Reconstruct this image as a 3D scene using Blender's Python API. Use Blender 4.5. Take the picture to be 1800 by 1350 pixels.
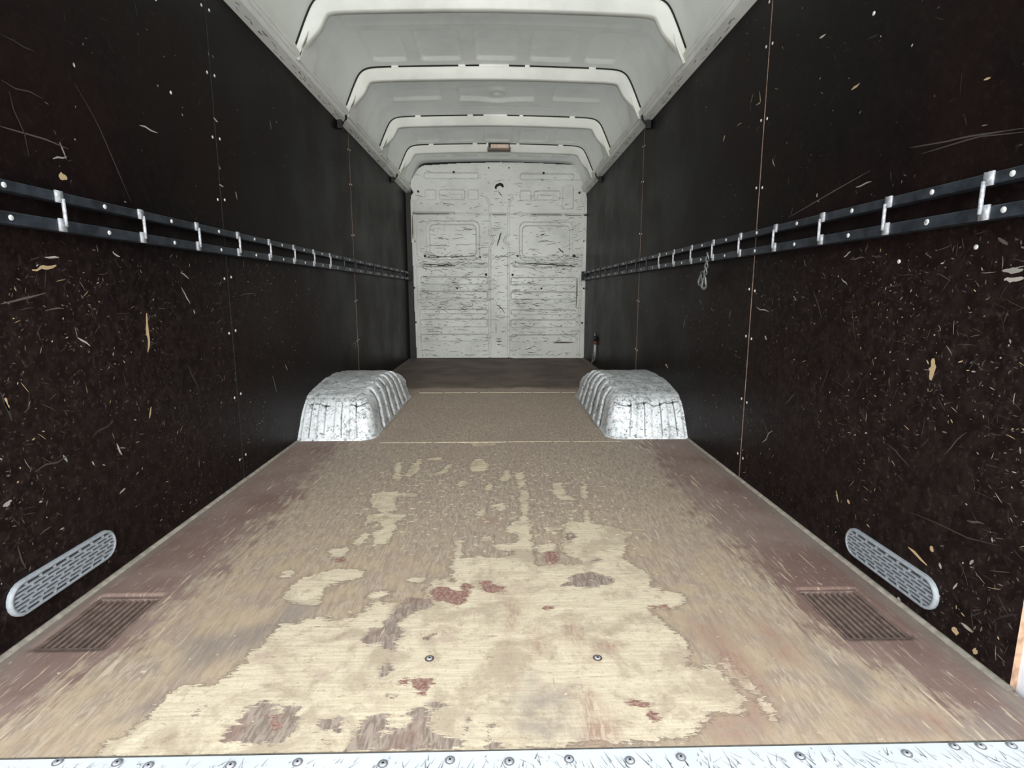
import bpy, bmesh, math, random
import numpy as np
from mathutils import Vector

# ------------------------------------------------------------------ camera, sky, sun, exposure
S = bpy.context.scene
COL = S.collection
for o in list(bpy.data.objects):
    bpy.data.objects.remove(o)

cam = bpy.data.cameras.new('camera')
cam_o = bpy.data.objects.new('camera', cam)
COL.objects.link(cam_o)
cam_o.location = (0.033, 0.0, 0.655)
cam_o.rotation_euler = (math.radians(90 - 9.47), 0, math.radians(-1.25))
cam.sensor_width = 36.0
cam.lens = 965.0 / 1800.0 * 36.0
cam.clip_start = 0.02
cam.clip_end = 200
S.camera = cam_o

world = bpy.data.worlds.new('overcast_sky')
S.world = world
world.use_nodes = True
bg = world.node_tree.nodes['Background']
bg.inputs['Color'].default_value = (0.90, 0.95, 1.0, 1)
bg.inputs['Strength'].default_value = 1.65

sun = bpy.data.lights.new('hazy_sun', 'SUN')
sun.energy = 3.3
sun.angle = math.radians(50)
sun.color = (1.0, 0.985, 0.96)
sun_o = bpy.data.objects.new('hazy_sun', sun)
COL.objects.link(sun_o)
sun_o.location = (0, -6, 4)
sun_o.rotation_euler = (math.radians(90 - 7), 0, math.radians(1.5))

S.view_settings.view_transform = 'Standard'
S.view_settings.look = 'None'
S.view_settings.gamma = 1.0
S.view_settings.use_curve_mapping = False
S.view_settings.exposure = 0.64
try:
    S.cycles.max_bounces = 12
    S.cycles.diffuse_bounces = 8
    S.cycles.glossy_bounces = 4
except Exception:
    pass

rng = random.Random(7)
NP = np.random.RandomState(11)

# ------------------------------------------------------------------ traced wear and pressings, in metres
CREAM = [[(-.539,.701),(-.544,.716),(-.521,.74),(-.519,.762),(-.515,.786),(-.513,.806),(-.505,.836),(-.476,.84),(-.44,.83),(-.441,.853),(-.423,.891),(-.421,.917),(-.411,.95),(-.4,.984),(-.401,1.015),(-.346,1.008),(-.313,1.001),(-.383,1.007),(-.36,1.028),(-.33,1.031),(-.306,1.018),(-.26,1.034),(-.246,1.066),(-.229,1.084),(-.186,1.083),(-.19,1.046),(-.2,1.007),(-.19,.994),(-.166,1.028),(-.134,1.054),(-.114,1.067),(-.1,1.081),(-.12,1.092),(-.128,1.132),(-.116,1.175),(-.094,1.186),(-.08,1.158),(-.064,1.174),(-.085,1.252),(-.071,1.278),(-.027,1.283),(.029,1.275),(.064,1.288),(.081,1.322),(.023,1.334),(.013,1.356),(.062,1.351),(.087,1.373),(.086,1.443),(.075,1.435),(.057,1.436),(.058,1.469),(.092,1.512),(.101,1.545),(.11,1.512),(.108,1.468),(.108,1.395),(.11,1.307),(.113,1.254),(.121,1.229),(.159,1.247),(.201,1.24),(.245,1.241),(.232,1.278),(.198,1.319),(.217,1.474),(.234,1.5),(.276,1.482),(.338,1.463),(.392,1.42),(.364,1.389),(.345,1.316),(.333,1.275),(.35,1.243),(.379,1.188),(.364,1.132),(.424,1.105),(.426,1.08),(.388,1.061),(.343,1.053),(.338,1.034),(.356,.991),(.376,.958),(.38,.927),(.371,.9),(.354,.869),(.373,.866),(.409,.863),(.417,.825),(.426,.794),(.412,.769),(.366,.766),(.328,.736),(.306,.722),(.293,.722),(.218,.713),(.133,.715),(.073,.7),(-.197,.7),(-.439,.7)],[(-.374,1.659),(-.384,1.737),(-.34,1.747),(-.316,1.752),(-.303,1.724),(-.311,1.679),(-.293,1.606),(-.314,1.577),(-.353,1.617)],[(-.357,1.504),(-.351,1.559),(-.312,1.567),(-.257,1.557),(-.254,1.538),(-.277,1.503),(-.267,1.468),(-.272,1.373),(-.296,1.373),(-.316,1.436),(-.292,1.468),(-.317,1.521)],[(-.437,1.139),(-.432,1.188),(-.399,1.21),(-.346,1.233),(-.295,1.22),(-.295,1.196),(-.337,1.18),(-.369,1.17),(-.366,1.127),(-.359,1.087),(-.4,1.098),(-.436,1.108)],[(-.406,1.332),(-.365,1.346),(-.363,1.318),(-.374,1.297),(-.388,1.305)],[(-.083,2.04),(-.052,2.122),(-.015,2.039),(-.028,1.963),(-.07,1.964)],[(-.22,1.924),(-.178,1.966),(-.161,2.042),(-.167,1.952),(-.2,1.91)],[(-.307,1.926),(-.298,2.014),(-.288,2.11),(-.277,1.969),(-.291,1.912)],[(-.255,2.126),(-.205,2.135),(-.207,2.101),(-.248,2.109)],[(.033,1.864),(.057,1.961),(.07,1.89),(.047,1.851)],[(.093,1.917),(.113,1.946),(.112,1.81),(.098,1.786)],[(-.112,1.828),(-.096,1.854),(-.077,1.827),(-.101,1.803)],[(.013,1.63),(.037,1.64),(.045,1.599),(.029,1.599)],[(.218,1.821),(.25,1.833),(.233,1.795),(.246,1.723),(.272,1.667),(.232,1.678),(.212,1.724)],[(.128,1.342),(.169,1.356),(.172,1.32),(.133,1.321)],[(-.151,2.361),(-.094,2.343),(-.07,2.294),(.006,2.316),(-.017,2.366),(-.096,2.376)],[(-.175,1.182),(-.149,1.182),(-.15,1.171),(-.171,1.174)],[(-.252,1.125),(-.222,1.129),(-.215,1.119),(-.245,1.104)],[(-.346,1.886),(-.367,2.079),(-.359,2.078),(-.323,1.859)],[(.101,1.761),(.122,1.749),(.109,1.558),(.101,1.558)],[(-.085,1.376),(-.078,1.376),(-.071,1.278),(-.076,1.278)],[(.317,1.806),(.322,1.806),(.309,1.688),(.302,1.688)],[(.291,1.583),(.296,1.583),(.285,1.482),(.279,1.482)],[(-.035,1.561),(-.021,1.59),(-.016,1.561),(-.031,1.548)],[(-.353,1.375),(-.339,1.428),(-.33,1.405),(-.342,1.36)],[(-.019,1.398),(.005,1.405),(.005,1.389),(-.011,1.382)],[(-.481,1.224),(-.468,1.23),(-.464,1.212),(-.472,1.2)],[(-.301,1.735),(-.245,1.727),(-.247,1.711),(-.292,1.712)],[(.165,1.458),(.216,1.471),(.214,1.454),(.167,1.442)],[(-.014,1.776),(-.002,1.826),(-.003,1.764),(-.012,1.752)],[(.442,.853),(.45,.848),(.463,.772),(.454,.749),(.455,.768),(.456,.798),(.444,.82)],[(.44,.888),(.446,.877),(.438,.843),(.432,.853)]]
HOLES = [[(-.29,.789),(-.279,.742),(-.293,.721),(-.319,.715),(-.35,.717),(-.384,.72),(-.38,.744),(-.372,.771),(-.376,.787),(-.351,.807),(-.329,.79),(-.318,.777),(-.311,.789),(-.304,.795)],[(-.192,.705),(-.188,.744),(-.174,.77),(-.152,.782),(-.141,.754),(-.144,.743),(-.135,.739),(-.116,.742),(-.107,.761),(-.115,.773),(-.093,.787),(-.077,.76),(-.075,.741),(-.054,.73),(-.022,.726),(-.021,.705),(-.045,.702),(-.076,.706),(-.084,.703),(-.144,.7)],[(-.235,.957),(-.223,.999),(-.204,.995),(-.202,1.024),(-.187,1.064),(-.17,1.108),(-.116,1.106),(-.116,1.07),(-.143,1.063),(-.162,1.036),(-.173,1.011),(-.154,.985),(-.163,.956),(-.164,.925),(-.18,.933),(-.198,.951),(-.218,.945)],[(-.182,.876),(-.173,.896),(-.156,.88),(-.162,.861),(-.173,.852)],[(.17,1.147),(.209,1.203),(.252,1.208),(.299,1.178),(.288,1.15),(.228,1.135)],[(-.113,.96),(-.102,.984),(-.093,.975),(-.109,.955)],[(-.153,.813),(-.131,.815),(-.136,.808),(-.148,.807)],[(-.026,.744),(-.018,.755),(-.017,.736),(-.024,.735)],[(.003,.74),(.02,.743),(.015,.732)],[(.009,.72),(.02,.718),(.034,.7),(.018,.701)],[(.212,1.432),(.239,1.424),(.241,1.392),(.218,1.37),(.205,1.377)],[(.248,1.264),(.283,1.283),(.28,1.263),(.253,1.251)],[(-.081,.792),(-.073,.801),(-.054,.788),(-.076,.776)],[(-.245,.753),(-.221,.771),(-.21,.741),(-.227,.741)],[(-.45,.765),(-.448,.792),(-.44,.784),(-.447,.768)]]
REDS = [[(-.142,.851),(-.135,.863),(-.125,.853),(-.128,.842),(-.139,.842)],[(-.12,.832),(-.112,.853),(-.085,.85),(-.087,.827),(-.093,.81),(-.106,.812),(-.104,.823)],[(-.124,1.122),(-.114,1.159),(-.06,1.131),(-.057,1.169),(-.037,1.157),(-.034,1.11),(-.056,1.071),(-.078,1.081),(-.113,1.101)],[(-.02,1.168),(.0,1.173),(.018,1.156),(.049,1.144),(.03,1.118),(.002,1.119),(-.007,1.14)],[(.141,1.293),(.159,1.32),(.181,1.306),(.171,1.247),(.147,1.247)],[(.118,1.072),(.132,1.081),(.141,1.057),(.124,1.048)],[(.228,.786),(.248,.794),(.271,.785),(.277,.764),(.27,.749),(.261,.773)],[(-.231,.716),(-.22,.716),(-.22,.708)],[(-.382,1.284),(-.358,1.297),(-.354,1.271),(-.37,1.265)],[(.334,1.06),(.384,1.066),(.386,1.056),(.337,1.051)],[(-.332,.774),(-.311,.773),(-.303,.746),(-.313,.743)]]
SMEAR_RED = [[(.04,1.059),(.046,1.088),(.067,1.078),(.089,1.087),(.076,1.022),(.05,1.032)],[(-.03,1.524),(.029,1.541),(.029,1.487),(-.022,1.497)],[(.044,1.059),(.072,1.066),(.071,1.018),(.05,.969),(.046,.896),(.057,.824),(.051,.824),(.043,.923)],[(.086,1.018),(.116,1.004),(.116,.911),(.09,.895),(.086,.939)],[(.154,1.003),(.177,1.009),(.199,.954),(.269,.941),(.241,.908),(.193,.914),(.148,.949)],[(.158,.915),(.213,.909),(.202,.888),(.162,.894)],[(.159,.822),(.188,.826),(.217,.75),(.208,.7),(.14,.701)],[(.405,1.024),(.47,.99),(.497,.78),(.41,.7),(.354,.7),(.333,.751),(.411,.765),(.431,.798),(.419,.863)],[(.559,1.034),(.587,.922),(.566,.86),(.532,.886),(.53,.97)],[(.591,.761),(.718,.767),(.733,.713),(.64,.704),(.591,.716)]]
SMEAR_GREY = [[(.63,.974),(.622,.922),(.642,.883),(.68,.847),(.674,.815),(.62,.777),(.607,.786),(.602,.84),(.599,.906)],[(.705,.721),(.747,.742),(.828,.773),(.847,.74),(.806,.7),(.721,.7)],[(.664,.744),(.687,.751),(.688,.721),(.659,.707)],[(-.578,.971),(-.541,.982),(-.5,.987),(-.444,1.029),(-.408,1.098),(-.346,1.082),(-.367,1.028),(-.409,.979),(-.42,.939),(-.464,.913),(-.489,.883),(-.508,.841),(-.533,.874)],[(-.51,.85),(-.515,.786),(-.586,.753),(-.554,.79),(-.521,.837)],[(.035,.807),(.102,.823),(.162,.84),(.142,.788),(.158,.711),(.104,.706),(.049,.735)],[(.079,.885),(.102,.87),(.085,.81),(.073,.824)],[(-.429,1.089),(-.364,1.087),(-.374,1.023),(-.398,1.007)],[(-.235,.955),(-.207,1.003),(-.155,.993),(-.168,.931)]]
GOUGE_LEFT = [([(1.206,.893),(1.228,.89)],.014,1),([(1.441,.603),(1.436,.552),(1.44,.53),(1.428,.503)],.01,1),([(1.107,.698),(1.168,.71)],.007,1),([(1.008,.464),(1.013,.439)],.008,1),([(1.22,.961),(1.232,.93)],.004,2),([(1.196,.923),(1.235,.936)],.004,2),([(1.494,1.071),(1.569,1.073)],.004,2),([(1.341,.747),(1.364,.739)],.004,2),([(1.612,.711),(1.652,.694)],.004,2),([(1.608,.669),(1.646,.624)],.006,2),([(1.661,.604),(1.665,.592)],.006,2),([(1.2,.559),(1.233,.538)],.004,2),([(1.142,.724),(1.178,.726)],.004,2),([(1.124,.619),(1.173,.622)],.003,0),([(1.028,.634),(1.104,.648),(1.132,.654)],.004,0),([(.971,.27),(.99,.274)],.008,2),([(1.119,.322),(1.128,.305)],.006,2),([(1.418,.362),(1.406,.334)],.006,1),([(1.956,.643),(2.092,.651)],.003,0),([(1.287,1.138),(1.29,1.13)],.006,2),([(1.879,1.397),(1.884,1.386)],.003,2),([(1.903,1.395),(1.912,1.39)],.003,2),([(1.588,1.197),(1.593,1.198)],.006,2),([(1.701,1.179),(1.704,1.177)],.005,2),([(1.695,1.159),(1.7,1.154)],.006,2),([(1.876,1.201),(1.903,1.196)],.006,2),([(2.329,1.328),(2.339,1.293)],.004,2),([(2.392,1.34),(2.403,1.337)],.004,2),([(2.266,1.502),(2.278,1.486)],.004,0),([(1.89,1.059),(1.892,1.048)],.006,2),([(1.988,.996),(1.996,.973)],.006,2),([(1.876,.998),(1.906,.998)],.004,2),([(1.111,1.119),(1.185,1.12)],.003,0),([(1.112,1.023),(1.137,.914)],.003,0),([(1.097,1.037),(1.191,1.035)],.003,0),([(1.283,1.097),(1.339,1.034),(1.428,.875)],.003,0),([(1.082,.953),(1.184,.957),(1.242,.953)],.003,0),([(1.916,-.09),(1.936,-.109)],.004,2),([(1.604,.449),(1.649,.357)],.004,0),([(1.202,.336),(1.278,.357)],.004,0),([(1.046,.31),(1.133,.318)],.004,0),([(1.001,.476),(1.015,.419)],.006,0),([(.987,.185),(.997,.134)],.004,0),([(1.038,.184),(1.067,.189)],.004,0),([(2.181,.329),(2.213,.254)],.004,2),([(2.314,.357),(2.341,.329)],.004,1),([(2.147,.706),(2.177,.675)],.004,0),([(3.384,.331),(3.427,.348),(3.479,.329),(3.42,.307)],.004,1),([(1.278,.302),(1.291,.27)],.005,2),([(1.267,.182),(1.289,.188)],.005,2)]
GOUGE_RIGHT = [([(1.055,.527),(1.052,.505),(1.055,.484)],.016,1),([(.93,.691),(.893,.692)],.009,2),([(.925,.676),(.89,.678)],.008,2),([(2.178,1.239),(2.191,1.222)],.011,1),([(2.072,1.242),(2.03,1.241)],.004,2),([(1.571,1.321),(1.543,1.319)],.005,2),([(1.408,1.138),(1.377,1.142)],.006,1),([(1.369,1.233),(1.325,1.226)],.003,0),([(1.214,1.159),(1.211,1.156)],.006,2),([(1.021,1.023),(1.007,1.022)],.004,1),([(1.518,.907),(1.517,.917)],.007,2),([(1.185,.951),(1.095,.939),(1.042,.935),(.929,.918)],.003,0),([(1.151,.931),(1.017,.928),(.928,.912)],.003,0),([(1.786,1.065),(1.768,1.039)],.004,2),([(1.77,1.074),(1.778,1.054)],.004,0),([(1.353,.903),(1.298,.906)],.004,2),([(1.663,.872),(1.481,.903),(1.306,.931)],.003,0),([(1.908,1.304),(1.894,1.265),(1.926,1.266)],.004,1),([(1.954,1.31),(1.971,1.286)],.003,1),([(1.373,.741),(1.348,.753)],.004,2),([(1.347,.735),(1.295,.736)],.004,0),([(1.265,.737),(1.236,.733)],.005,0),([(.948,.747),(.936,.739),(.928,.734)],.006,0),([(1.495,.661),(1.461,.616),(1.443,.587)],.003,0),([(1.325,.622),(1.294,.54)],.003,0),([(1.374,.689),(1.349,.674)],.004,2),([(1.712,.245),(1.671,.203)],.004,0),([(1.712,.173),(1.653,.228)],.004,2),([(1.312,.159),(1.298,.134)],.006,1),([(1.265,.153),(1.255,.146)],.007,1),([(1.057,.13),(1.004,.117)],.006,1),([(1.002,.159),(.994,.151)],.009,1),([(.911,.168),(.905,.179)],.006,2),([(.976,.137),(.97,.128)],.006,2),([(.938,.104),(.931,.12)],.004,2),([(.929,.028),(.913,.029)],.012,1),([(.879,.022),(.872,.016)],.012,1),([(.911,.052),(.886,.049)],.005,2),([(1.069,.009),(1.06,.006)],.009,2),([(1.177,.003),(1.172,.001)],.006,2),([(1.027,-.03),(.968,-.016)],.006,0),([(.848,.098),(.811,.132)],.004,0),([(.93,.244),(.896,.253)],.004,0),([(1.065,.204),(.858,.229)],.003,0),([(1.748,.518),(1.735,.506)],.009,2),([(2.024,.591),(2.029,.559)],.003,2),([(2.534,.64),(2.564,.574),(2.534,.536)],.003,0),([(2.35,.624),(2.321,.61)],.01,0),([(3.344,.508),(3.411,.488)],.006,0),([(2.518,.537),(2.535,.494)],.004,2),([(2.787,.291),(2.737,.28)],.01,1),([(1.595,.645),(1.577,.632)],.004,2),([(1.207,.666),(1.165,.672)],.003,0),([(1.906,.74),(1.906,.682),(1.919,.624)],.003,0),([(1.821,.607),(1.734,.595)],.004,2),([(.999,.347),(.956,.403)],.003,0),([(1.283,.403),(1.233,.479)],.003,0),([(1.425,.391),(1.387,.473)],.003,0),([(1.592,.326),(1.536,.371)],.004,0),([(1.152,.326),(1.08,.298)],.003,0)]
PRESSED = [(-.6921,1.7337,-.1688,1.791,.02,-.012,.014),(.2306,1.7271,.7524,1.7847,.02,-.012,.014),(-.6912,1.5388,-.5818,1.6335,.02,-.008,.01),(-.5489,1.5395,-.3023,1.6343,.02,-.008,.01),(-.2749,1.5402,-.1706,1.6351,.02,-.008,.01),(.231,1.5367,.3413,1.6265,.02,-.008,.01),(.3689,1.5374,.6229,1.6273,.02,-.008,.01),(-.522,1.5448,-.33,1.5922,.01,-.005,.006),(.4021,1.5427,.5955,1.5904,.01,-.005,.006),(.6397,1.453,.7504,1.6755,.03,.01,.006),(-.6858,.9699,-.1638,1.343,.06,-.008,.008),(-.6526,1.0027,-.1971,1.3109,.05,-.01,.008),(.2265,.9655,.7524,1.3347,.06,-.008,.008),(.2544,.9984,.7244,1.3025,.05,-.01,.008),(-.7518,.733,-.0886,.8078,.02,-.01,.01),(.1426,.7277,.7936,.8028,.02,-.01,.01),(-.7557,.5938,-.0897,.6663,.02,-.01,.01),(.1425,.5879,.7963,.6608,.02,-.01,.01),(-.7601,.442,-.0909,.4899,.02,-.01,.01),(.1425,.4356,.7995,.4837,.02,-.01,.01),(-.7633,.3117,-.0917,.3911,.02,-.01,.01),(.1424,.3047,.8017,.3845,.02,-.01,.01),(-.7673,.1688,-.0928,.2404,.02,-.01,.01),(.1424,.1613,.8045,.2332,.02,-.01,.01),(-.7366,.8987,-.0875,.9425,.01,-.006,.008),(.182,.8995,.7849,.9436,.01,-.006,.008)]
GROOVES = [([(-.0993,1.5671),(-.0775,1.5354),(-.0614,1.4825),(-.0632,1.215),(-.0356,1.1718),(-.0246,1.1502),(-.0527,1.1121),(-.064,1.0849),(-.0712,.0064)],.012,-.016),([(.1594,1.5627),(.1318,1.5256),(.1207,1.4831),(.1205,1.2154),(.087,1.1774),(.0758,1.1504),(.1092,1.1124),(.1203,1.0853),(.1192,.0059)],.012,-.016),([(-.7526,1.5436),(-.7812,1.5013),(-.7938,1.062),(-.7778,.8434),(-.779,.3971),(-.7727,.0082)],.009,-.01),([(.8227,1.5492),(.8516,1.4961),(.8621,1.2711),(.8851,1.2387)],.008,-.008),([(.8491,1.092),(.8395,1.0099),(.8294,.3955),(.8257,.0041)],.009,-.01),([(.8621,1.2711),(.8642,1.1736),(.8871,1.1519)],.008,-.008),([(-.8002,1.4138),(-.415,1.415)],.017,-.024),([(-.4151,1.4097),(-.0895,1.4053)],.01,-.01),([(-.0564,1.4054),(.1151,1.4059)],.015,-.022),([(.1483,1.4087),(.309,1.4091)],.01,-.01),([(.309,1.4065),(.6421,1.4048)],.015,-.022),([(.6755,1.4049),(.8815,1.4001)],.015,-.022),([(-.511,1.2999),(-.5119,1.257)],.006,-.005)]
OUTLINE = [(-.8072,.0025),(-.813,.3972),(-.8169,.8433),(-.8262,1.2777),(-.8229,1.5697),(-.7945,1.6066),(-.8205,1.6485),(-.8186,1.7112),(-.7502,1.8207),(-.7005,1.852),(-.3907,1.8716),(.0448,1.8866),(.427,1.8781),(.7559,1.8641),(.8057,1.8435),(.8978,1.6605),(.8712,1.6129),(.8837,1.5494),(.8996,.8446),(.8954,.3954),(.8926,-.0019)]
PLUGS = [(-.4056,1.7937,.011),(-.7506,1.6147,.011),(.4579,1.7898,.012),(.8077,1.6074,.011),(-.8127,.6997,.01),(-.8056,.3604,.009),(-.391,.6969,.01),(.4485,.6943,.01),(.8689,.6944,.01),(.859,.3527,.01),(-.0699,1.8342,.007),(.1238,1.8351,.007),(-.7008,1.0077,.013),(-.1597,.9976,.01),(.7663,1.0098,.016),(.2099,1.009,.011),(-.1023,.8273,.012),(.1595,.8275,.012),(-.7969,1.1486,.008),(.859,1.1519,.007)]
SCUFFS = [([(-.0054,1.6517),(.0167,1.678),(.0551,1.6834),(.0715,1.6572)],.03,0),([(.0002,1.6727),(-.0054,1.6412)],.02,0),([(.0219,1.6202),(.0548,1.5782)],.008,1),([(.0482,1.2368),(.0313,1.1827),(.0087,1.1068)],.012,1),([(-.569,1.1761),(-.508,1.1762)],.006,1),([(-.5024,1.1762),(-.4638,1.1655)],.006,1),([(-.6536,1.1165),(-.4593,1.106)],.006,1),([(-.3458,1.2574),(-.2015,1.2685)],.006,1),([(.4327,1.2106),(.4773,1.2216)],.01,1),([(.422,1.151),(.5731,1.1513)],.005,1),([(.6133,1.0861),(.6645,1.0425)],.012,0),([(-.5154,1.0842),(-.4991,1.0625)],.006,1),([(-.0052,.5375),(.0401,.5094),(.0798,.4586)],.008,1),([(-.007,.168),(.0505,.1679)],.01,0),([(-.0062,.3396),(-.0066,.2368)],.006,1),([(.0044,.1334),(.0388,.1334)],.006,1),([(-.6732,.9969),(-.4613,1.0026),(-.2099,1.0084)],.01,1),([(-.7308,.9258),(-.6024,.9259),(-.407,.9151)],.012,1),([(-.6307,.9094),(-.4629,.9151)],.01,1),([(.2101,.9378),(.4351,.927),(.7737,.9163)],.01,1),([(-.7381,.6552),(-.6372,.6385)],.008,1),([(.6607,.9217),(.7851,.9108)],.01,0)]
RUST = [([(.8014,.8002),(.802,.6215),(.7958,.5033)],.01),([(.5686,.1525),(.7765,.1549)],.012),([(-.8117,1.3952),(-.8129,1.1702)],.012)]


XL, XR = -0.875, 0.885          # inner faces of the plywood walls
Y0, YB = 0.70, 5.54             # floor edge at the rear opening, bulkhead
ZC = 1.61                       # wall top

# ------------------------------------------------------------------ helpers
def lin(r, g, b):
    f = lambda c: (c / 255.0) / 12.92 if c <= 10 else (((c / 255.0) + 0.055) / 1.055) ** 2.4
    return (f(r), f(g), f(b), 1.0)

class MB:
    def __init__(self):
        self.v = []; self.f = []; self.c = []
    def add(self, vs, fs, col=None):
        n = len(self.v)
        self.v += [tuple(p) for p in vs]
        self.f += [tuple(i + n for i in q) for q in fs]
        if col is not None:
            self.c += [col] * len(vs)
    def box(self, x0, x1, y0, y1, z0, z1):
        vs = [(x, y, z) for x in (x0, x1) for y in (y0, y1) for z in (z0, z1)]
        self.add(vs, [(0, 1, 3, 2), (4, 6, 7, 5), (0, 4, 5, 1), (2, 3, 7, 6), (0, 2, 6, 4), (1, 5, 7, 3)])
    def tube(self, pts, r, n=8, cap=True):
        pts = [Vector(p) for p in pts]
        rings = []
        for i, p in enumerate(pts):
            t = (pts[min(i + 1, len(pts) - 1)] - pts[max(i - 1, 0)]).normalized()
            a = Vector((0, 0, 1)) if abs(t.z) < 0.9 else Vector((1, 0, 0))
            u = t.cross(a).normalized(); w = t.cross(u)
            rr = r[i] if isinstance(r, (list, tuple)) else r
            rings.append([p + u * math.cos(2 * math.pi * k / n) * rr + w * math.sin(2 * math.pi * k / n) * rr for k in range(n)])
        vs = [q for ring in rings for q in ring]
        fs = []
        for i in range(len(rings) - 1):
            for k in range(n):
                fs.append((i * n + k, i * n + (k + 1) % n, (i + 1) * n + (k + 1) % n, (i + 1) * n + k))
        if cap:
            fs.append(tuple(range(n - 1, -1, -1)))
            fs.append(tuple((len(rings) - 1) * n + k for k in range(n)))
        self.add(vs, fs)
    def disc(self, c, axis, r, h, n=12, dome=0.0):
        """short capped cylinder from c along axis"""
        c = Vector(c); a = Vector(axis).normalized()
        b = Vector((0, 0, 1)) if abs(a.z) < 0.9 else Vector((0, 1, 0))
        u = a.cross(b).normalized(); w = a.cross(u)
        vs = []
        for rr, hh in ((r, 0), (r, h), (r * 0.72, h + dome)):
            vs += [c + a * hh + (u * math.cos(2 * math.pi * k / n) + w * math.sin(2 * math.pi * k / n)) * rr for k in range(n)]
        vs.append(c + a * (h + dome))
        fs = []
        for i in range(2):
            for k in range(n):
                fs.append((i * n + k, i * n + (k + 1) % n, (i + 1) * n + (k + 1) % n, (i + 1) * n + k))
        for k in range(n):
            fs.append((2 * n + k, 2 * n + (k + 1) % n, 3 * n))
        fs.append(tuple(range(n - 1, -1, -1)))
        self.add(vs, fs)
    def prism(self, prof, y0, y1):
        """closed XZ profile extruded along Y"""
        n = len(prof)
        vs = [(x, y0, z) for x, z in prof] + [(x, y1, z) for x, z in prof]
        fs = [(k, (k + 1) % n, n + (k + 1) % n, n + k) for k in range(n)]
        fs += [tuple(range(n - 1, -1, -1)), tuple(range(n, 2 * n))]
        self.add(vs, fs)
    def mesh(self, name, smooth=False, bevel=0.0):
        me = bpy.data.meshes.new(name)
        me.from_pydata([tuple(p) for p in self.v], [], self.f)
        if self.c:
            at = me.color_attributes.new('tone', 'FLOAT_COLOR', 'POINT')
            at.data.foreach_set('color', np.array(self.c, dtype=np.float32).ravel())
        bm = bmesh.new(); bm.from_mesh(me)
        bmesh.ops.recalc_face_normals(bm, faces=bm.faces)
        if bevel > 0:
            es = [e for e in bm.edges if e.is_manifold and e.calc_face_angle(0) > 0.6]
            bmesh.ops.bevel(bm, geom=es, offset=bevel, segments=2, affect='EDGES', profile=0.5)
        bm.to_mesh(me); bm.free()
        if smooth:
            me.polygons.foreach_set('use_smooth', [True] * len(me.polygons))
        return me
    def build(self, name, mat, parent=None, smooth=False, bevel=0.0):
        return link(name, self.mesh(name, smooth, bevel), mat, parent)

def link(name, me, mat, parent=None):
    o = bpy.data.objects.new(name, me)
    COL.objects.link(o)
    if mat is not None and not len(me.materials):
        me.materials.append(mat)
    if parent is not None:
        o.parent = parent
        o.matrix_parent_inverse = parent_inverse(parent)
    return o

def parent_inverse(p):
    from mathutils import Matrix
    m = Matrix.Translation(p.location)
    q = p.parent
    while q is not None:
        q = q.parent
    return m.inverted()

def empty(name, loc=(0, 0, 0)):
    o = bpy.data.objects.new(name, None)
    o.empty_display_size = 0.05
    o.location = loc
    COL.objects.link(o)
    return o

def tag(o, label, cat, group=None):
    o['label'] = label; o['category'] = cat
    if group:
        o['group'] = group
    return o

def struct(o, label=None):
    o['kind'] = 'structure'
    if label:
        o['label'] = label
    return o

def grid_mesh(name, P, mask=None, attrs=None, smooth=True):
    """P: (n, m, 3) array of points -> mesh; mask: (n-1, m-1) faces kept; attrs: name -> (n, m) floats"""
    n, m = P.shape[:2]
    idx = np.arange(n * m).reshape(n, m)
    q = np.stack([idx[:-1, :-1], idx[1:, :-1], idx[1:, 1:], idx[:-1, 1:]], axis=-1)
    q = q[mask] if mask is not None else q.reshape(-1, 4)
    used = np.zeros(n * m, bool); used[q.ravel()] = True
    remap = np.cumsum(used) - 1
    V = P.reshape(-1, 3)[used].astype(np.float32)
    q = remap[q].astype(np.int32)
    me = bpy.data.meshes.new(name)
    me.vertices.add(len(V)); me.vertices.foreach_set('co', V.ravel())
    me.loops.add(q.size); me.loops.foreach_set('vertex_index', q.ravel())
    me.polygons.add(len(q))
    me.polygons.foreach_set('loop_start', np.arange(0, q.size, 4, dtype=np.int32))
    me.polygons.foreach_set('loop_total', np.full(len(q), 4, dtype=np.int32))
    me.update(calc_edges=True)
    me.validate()
    if smooth:
        me.polygons.foreach_set('use_smooth', np.ones(len(me.polygons), bool))
    for k, a in (attrs or {}).items():
        at = me.attributes.new(k, 'FLOAT', 'POINT')
        at.data.foreach_set('value', a.reshape(-1)[used].astype(np.float32))
    return me

def vnoise(x, y, seed=0):
    """smooth value noise in [0, 1]"""
    xi = np.floor(x).astype(np.int64); yi = np.floor(y).astype(np.int64)
    fx = x - xi; fy = y - yi
    fx = fx * fx * (3 - 2 * fx); fy = fy * fy * (3 - 2 * fy)
    def h(a, b):
        n = (a * 374761393 + b * 668265263 + seed * 1274126177) & 0xffffffff
        n = ((n ^ (n >> 13)) * 1274126177) & 0xffffffff
        return ((n ^ (n >> 16)) & 0xffff) / 65535.0
    return (h(xi, yi) * (1 - fx) + h(xi + 1, yi) * fx) * (1 - fy) + (h(xi, yi + 1) * (1 - fx) + h(xi + 1, yi + 1) * fx) * fy

def fbm(x, y, seed=0, oct=4):
    s = 0; a = 0.5; t = 0
    for k in range(oct):
        s = s + a * vnoise(x * 2 ** k, y * 2 ** k, seed + k * 17); t += a; a *= 0.5
    return s / t

def sstep(a, b, x):
    t = np.clip((x - a) / (b - a), 0, 1)
    return t * t * (3 - 2 * t)

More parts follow.
